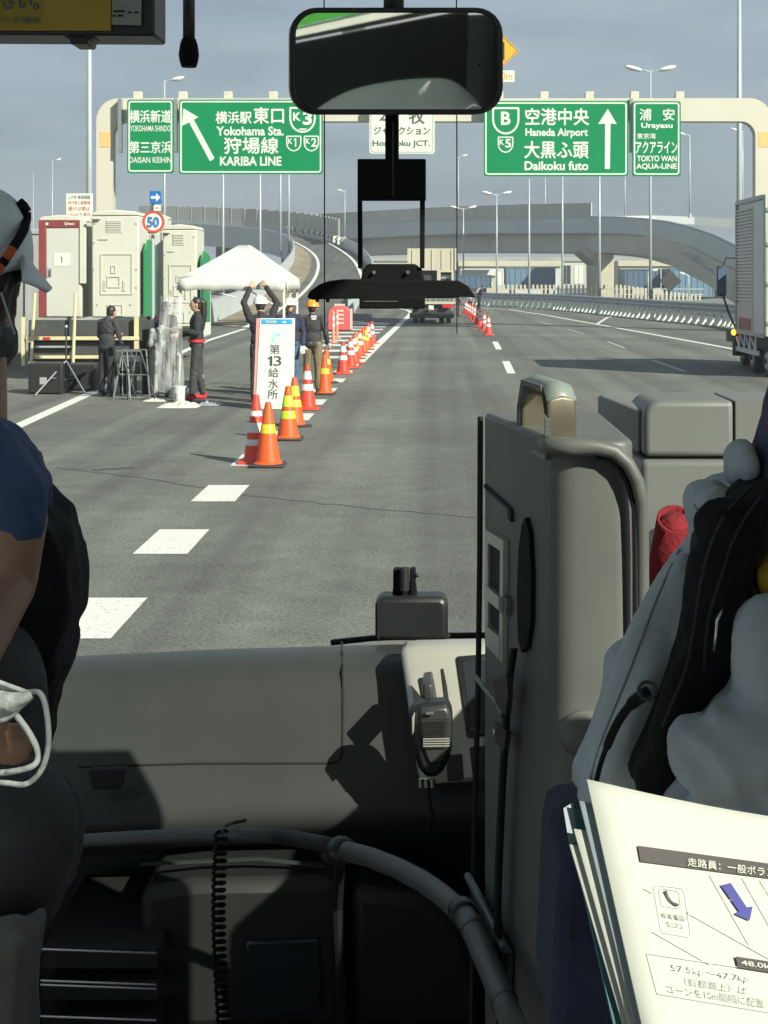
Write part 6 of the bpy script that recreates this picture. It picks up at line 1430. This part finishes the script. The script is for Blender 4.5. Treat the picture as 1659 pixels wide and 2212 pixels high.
MB().tube([P(u,v,capY(u,v)) for u,v in ((57,458),(50,446),(40,437))],.0075,8).build('band', M['bagblack'], cap, smooth=True)
# ---- white face mask held in the hand
mk = thing('face_mask', 'white face mask with ear loops dangling from the hand at the lower left', 'mask', P(20,1520,1.17))
rows = []
for i in range(9):
    f = i/8; row = []
    for j in range(9):
        g_ = j/8; u = -100+170*g_; vt = 1432+62*g_; vb = 1600-(60*g_ if g_<.75 else 45+(g_-.75)*200); v = vt+(max(vb,vt+10)-vt)*f
        row.append(P(u,v,1.165+.010*math.sin(f*9)*(1-.5*g_)+.006*math.sin(g_*5)))
    rows.append(row)
o = MB().grid(rows).build('mask_cloth', M['maskw'], mk, smooth=True, subd=1); so = o.modifiers.new('t','SOLIDIFY'); so.thickness=.003
def smooth_pts(ps, n=5):
    ps = [Vector(p) for p in ps]; o = []
    for i in range(len(ps)-1):
        p0,p1_,p2,p3 = ps[max(i-1,0)],ps[i],ps[i+1],ps[min(i+2,len(ps)-1)]
        for k_ in range(n):
            t_ = k_/n; o.append(.5*((2*p1_)+(p2-p0)*t_+(2*p0-5*p1_+4*p2-p3)*t_*t_+(3*p1_-p0-3*p2+p3)*t_**3))
    return o+[ps[-1]]
MB().tube(smooth_pts([P(60,1497,1.16),P(86,1497,1.15),P(100,1535,1.145),P(105,1605,1.14),P(90,1662,1.14),P(58,1693,1.145),P(18,1692,1.15),P(-30,1686,1.16)]),px(6.2,1.15),8).build('ear_loop', M['maskw'], mk, smooth=True)
MB().tube(smooth_pts([P(36,1546,1.16),P(64,1585,1.15),P(82,1625,1.145),P(74,1652,1.14),P(32,1666,1.145),P(-30,1672,1.16)]),px(6.8,1.15),8).build('ear_loop', M['maskw'], mk, smooth=True)
# ---- right passenger in the grey jacket
YR = 1.02
p2 = thing('person', 'passenger at the right edge in grey jacket and yellow collar, seen from behind', 'person', P(1550,1500,YR))
organic('body', [SL([(1655,1000),(1622,1120),(1596,1213),(1602,1262),(1659,1205),(1760,1190),(1760,960)],.97,1.06), E(1760,900,110,160,YR+.02), C(1690,1000,60,1650,1220,40,1.0), E(1660,1560,140,300,YR+.08,.07), C(1600,1200,44,1480,1420,42,YR+.07), C(1480,1420,42,1400,1640,40,YR+.07,YR+.02)], .005, M['skin2'], p2, None, 4)
organic('jacket', [SL([(1497,1132),(1440,1225),(1396,1290),(1375,1363),(1342,1383),(1312,1402),(1303,1480),(1270,1560),(1240,1634),(1246,1690),(1300,1780),(1500,1820),(1760,1820),(1760,1150),(1640,1010),(1604,958),(1584,932),(1588,1010),(1528,1033),(1490,1064),(1480,1088),(1484,1114)],.985,1.12), E(1532,1088,48,44,.99,.04), E(1600,1000,30,50,1.0,.04), C(1480,1240,44,1400,1380,50,1.0), C(1400,1400,60,1330,1620,60,1.0,.99)], .0042, M['jgrey'], p2, None, 12, (.0065,26,(1,1,1),(-.42,0,-.9)))
organic('sleeve', [SL([(1586,1274),(1562,1330),(1552,1375),(1548,1440),(1507,1502),(1470,1535),(1474,1602),(1442,1640),(1402,1677),(1407,1714),(1450,1745),(1760,1790),(1760,1230),(1664,1292),(1622,1264)],.89,.965), E(1650,1420,70,130,.905,.028), E(1580,1620,140,100,.895,.026)], .004, M['jgrey'], p2, None, 12, (.0065,26,(1,1,1),(.55,0,-.8)))
organic('collar', [SL([(1606,1254),(1632,1216),(1659,1194),(1760,1176),(1760,1310),(1659,1287),(1626,1267)],.93,.985), E(1680,1245,50,44,.94,.03)], .004, M['yellow'], p2, None, 4, (.003,30,(1,1,1)))
nvo = mat('navy_orange_cap', (.018,.024,.075), .85, var=.3, scale=30, bump=.3, bscale=60, dirt=.95, dcol=(.35,.07,.02))
organic('cap', [SL([(1662,815),(1637,902),(1616,970),(1607,1028),(1640,1022),(1760,990),(1760,790)],.95,1.02), E(1760,880,100,120,1.02)], .0045, nvo, p2, None, 5, (.003,25,(1,1,1)))
pj = [o for o in p2.children if o.name.startswith('jacket')][0]; pv = [o for o in p2.children if o.name.startswith('sleeve')][0]
M['jseam'] = mat('jacket_seam', (.16,.18,.20), .95)
for q in (((1478,1165),(1420,1290),(1360,1450),(1300,1600),(1270,1700)),((1500,1090),(1512,1112),(1505,1140))): drape('seam', pj, q, .0009, M['jseam'])
bgp = thing('shoulder_bag', 'black nylon shoulder bag with buckle strap across the grey jacket', 'bag', P(1500,1300,.93))
organic('bag_body', [SL([(1485,1152),(1472,1254),(1460,1355),(1432,1476),(1390,1560),(1352,1622),(1356,1660),(1416,1664),(1475,1602),(1471,1533),(1507,1500),(1550,1440),(1548,1355),(1584,1288),(1596,1213),(1622,1120),(1652,1016),(1600,1030),(1540,1075),(1506,1114)],.925,.985), E(1560,1130,60,50,.935,.02), C(1530,1220,44,1500,1350,32,.93), C(1480,1450,34,1430,1580,34,.925)], .004, M['bagblack'], bgp, None, 8, (.004,24,(1,1,1),(-.35,0,-.9)))
bgb = [o for o in bgp.children if o.name.startswith('bag_body')][0]
M['webbing'] = mat('black_webbing', (.022,.024,.027), .9, bump=.3, bscale=300)
for q in (((1628,1050),(1560,1120),(1520,1230),(1500,1350),(1480,1450),(1430,1570)),((1645,1070),(1590,1150),(1556,1250),(1530,1340),(1520,1450))): drape('piping', bgb, q, .0011, M['webbing'])
MB().tube(smooth_pts([P(1400,1495,.885),P(1365,1520,.89),P(1335,1560,.895),P(1312,1610,.90),P(1296,1655,.905),P(1286,1700,.91)]),[px(14,.89)]*6+[px(10,.89)]*10+[px(6,.9)]*10,8).build('strap', M['bagblack'], bgp, smooth=True)
MB().tube([P(1398+19*math.cos(a*.45),1492+19*math.sin(a*.45),.878) for a in range(15)],px(4.5,.88),8).build('strap_ring', M['blackp'], bgp, smooth=True)
MB().tube([P(1560,1318,.885),P(1549,1340,.882),P(1546,1375,.884),P(1541,1405,.89)],px(3,.88),8).build('metal_clip', M['chrome'], bgp, smooth=True)
stt = thing('passenger_seat', 'blue fabric seat side showing beneath the papers', 'seat', P(1250,2000,1.05))
MB().prism([P(u,v,1.02) for u,v in ((1204,1930),(1216,1872),(1240,1852),(1800,1860),(1800,2300),(1188,2300))],(0,.16,0)).build('backrest', M['seatb'], stt, bevel=.02)
MB().box(.12,1.10,1.0,1.55,.88,1.25).build('cushion', M['seatb'], stt, bevel=.04)
MB().box(.285,1.10,.86,.99,.88,2.08).build('backrest', M['seatb'], stt, bevel=.04)  # unseen tall backrest, height set to shade the jacket and lower crew seat
# ---- printed papers in front
M['paper'] = mat('paper', (.40,.415,.385), .8, var=.015, scale=6); M['ink'] = mat('print_black', (.045,.04,.04), .7); M['inkg'] = mat('print_grey', (.30,.30,.29), .7); M['inkl'] = mat('print_pale', (.42,.42,.40), .7); M['inkb'] = mat('print_navy', (.035,.035,.20), .7); M['folder'] = mat('teal_folder', (.05,.14,.16), .3, var=.3); M['folder2'] = mat('pale_folder_edge', (.22,.27,.30), .3)
P0 = P(1268,1683,.60); RV = Vector((.95,.45,-.27)).normalized(); DV = Vector((.2,-.5,-.97)).normalized(); NV = RV.cross(DV).normalized()
if NV.y > 0: NV = -NV
def pg(u, v, lift=.0008):
    d = Vector(((u-UC)/F,1,-(v-V0)/F)); o_ = Vector((0,0,H)); c_ = P0+NV*lift; return o_+d*((c_-o_).dot(NV)/d.dot(NV))
def sheet_grid(tl, tr, bl, back, bulge=0.0, curl=0.0):
    a, b_, c_ = [pg(*q, -back) for q in (tl,tr,bl)]; rows = []
    for i in range(15):
        f = i/14; row = []
        for j in range(13):
            g_ = j/12; q = a+(b_-a)*g_+(c_-a)*f - DV*bulge*math.sin(math.pi*min(1,g_*1.0))*-1*(1-f) - NV*curl*(1-g_)**3*f; row.append(q)
        rows.append(row)
    return rows
dc = thing('document_stack', 'stack of white printed sheets held in the lower right corner', 'papers', P0)
def add_sheet(tl,tr,bl,back,m,name='sheet',bulge=0,par=None):
    o = MB().grid(sheet_grid(tl,tr,bl,back,bulge)).build(name, m, par or dc, smooth=True); so = o.modifiers.new('t','SOLIDIFY'); so.thickness = .0006; so.offset = -1 ; return o
top = add_sheet((1268,1683),(1990,1793),(1404,2290),0,M['paper'],'sheet',.004)
add_sheet((1252,1730),(1980,1850),(1394,2300),.004,M['folder2']); add_sheet((1240,1790),(1960,1900),(1384,2300),.007,M['paper']); add_sheet((1231,1824),(1960,1930),(1372,2300),.010,M['paper'])
fo = thing('clear_folder', 'teal tinted clear folder behind the white sheets', 'folder', pg(1225,1750,-.02))
o = MB().grid(sheet_grid((1217,1745),(1900,1850),(1350,2330),.014)).build('back_cover', M['folder'], fo); so = o.modifiers.new('t','SOLIDIFY'); so.thickness=.0006
o = MB().add([pg(1217,1746,-.012),pg(1238,1733,-.012),pg(1247,1815,-.012),pg(1230,1828,-.012)],[(0,1,2,3)]).build('pale_edge', M['folder2'], fo)
def z2(x, y): return (1234.2+x*.25594, 1673+y*.25594)
def ppoly(name, pts, m, lift=.0010): return MB().add([pg(*z2(*p),lift) for p in pts],[tuple(range(len(pts)))]).build(name, m, top)
def pline(b, p, q, w=1.2, lift=.0010):
    a = Vector(z2(*p)); c = Vector(z2(*q)); d = (c-a).normalized(); n_ = Vector((-d.y,d.x))*w/2
    b.add([pg(*(a+n_),lift),pg(*(c+n_),lift),pg(*(c-n_),lift),pg(*(a-n_),lift)],[(0,1,2,3)])
def ptext(name, body, q, m, bold=.012, lift=.0013):
    b = MB(); letter_quad(b, body, [pg(*z2(*p),lift) for p in q], bold, .0002); return b.build(name, m, top)
ppoly('header_bar', [(560,600),(2400,851),(2420,976),(585,735)], M['ink'])
ptext('lettering','走路員：一般ボランティア',[(975,702),(1950,828),(1952,905),(980,772)],M['paper'],.02,.0015)
b = MB()
def pring(pts, w=1.1):
    for p, q in zip(pts, pts[1:]+pts[:1]): pline(b, p, q, w)
pring([(720,932),(940,958),(962,985),(1017,1350),(1000,1372),(785,1335),(765,1310),(705,955)]); pring([(765,960),(905,982),(920,1000),(934,1115),(915,1130),(785,1108),(768,1090),(750,980)])
for p, q in (((985,1160),(1900,905)),((985,1165),(1900,1680)),((1175,845),(1520,1460)),((1450,870),(1720,1345)),((1600,890),(1800,1220)),((690,1325),(1180,1605)),((620,960),(690,1000))): pline(b, p, q, 1.7)
pring([(645,1510),(2000,1715),(2050,2070),(735,1850)],1.4)
b.build('diagram_lines', M['inkl'], top)
b = MB(); hs_ = [(795,980),(805,1010),(820,1042),(842,1070),(868,1090),(905,1105)]
for i in range(5): pline(b, hs_[i], hs_[i+1], 5.5-(.0 if i in (0,4) else 1.8))
b.build('telephone_symbol', M['ink'], top)
ptext('lettering','非常電話',[(768,1160),(970,1188),(977,1232),(778,1204)],M['inkg'],.02); ptext('lettering','SOS',[(815,1236),(955,1254),(960,1296),(822,1276)],M['inkl'],.0,.0013)
ppoly('arrow', [(1260,935),(1345,915),(1480,1120),(1530,1115),(1505,1235),(1370,1175),(1415,1155)], M['inkb'])
ppoly('distance_label', [(1385,1535),(1800,1596),(1815,1693),(1410,1630)], M['ink'],.0014); ptext('lettering','48.0kp',[(1425,1565),(1720,1608),(1732,1664),(1437,1620)],M['paper'],.02,.0018)
ptext('lettering','57.5kp～47.7kp',[(850,1598),(1518,1700),(1510,1765),(860,1665)],M['inkl'],.0)
ptext('lettering','（首都高上）は',[(965,1706),(1495,1788),(1492,1858),(975,1772)],M['inkg'],.0); ptext('lettering','コーンを10m間隔に配置',[(810,1770),(1640,1895),(1645,1968),(825,1838)],M['inkg'],.0)
# ================================================================== thin sea haze in the air
hb = MB().box(-905,905,-305,1605,-1.6,20).build('haze', None); tag(hb, kind='stuff')
hm = bpy.data.materials.new('haze_air'); hm.use_nodes = True; ht = hm.node_tree; ht.nodes.clear()
hv = ht.nodes.new('ShaderNodeVolumePrincipled'); hv.inputs['Color'].default_value = (.86,.92,1,1); hv.inputs['Density'].default_value = .0009; hv.inputs['Anisotropy'].default_value = .2
ho = ht.nodes.new('ShaderNodeOutputMaterial'); ht.links.new(hv.outputs[0], ho.inputs['Volume']); hb.data.materials.append(hm)
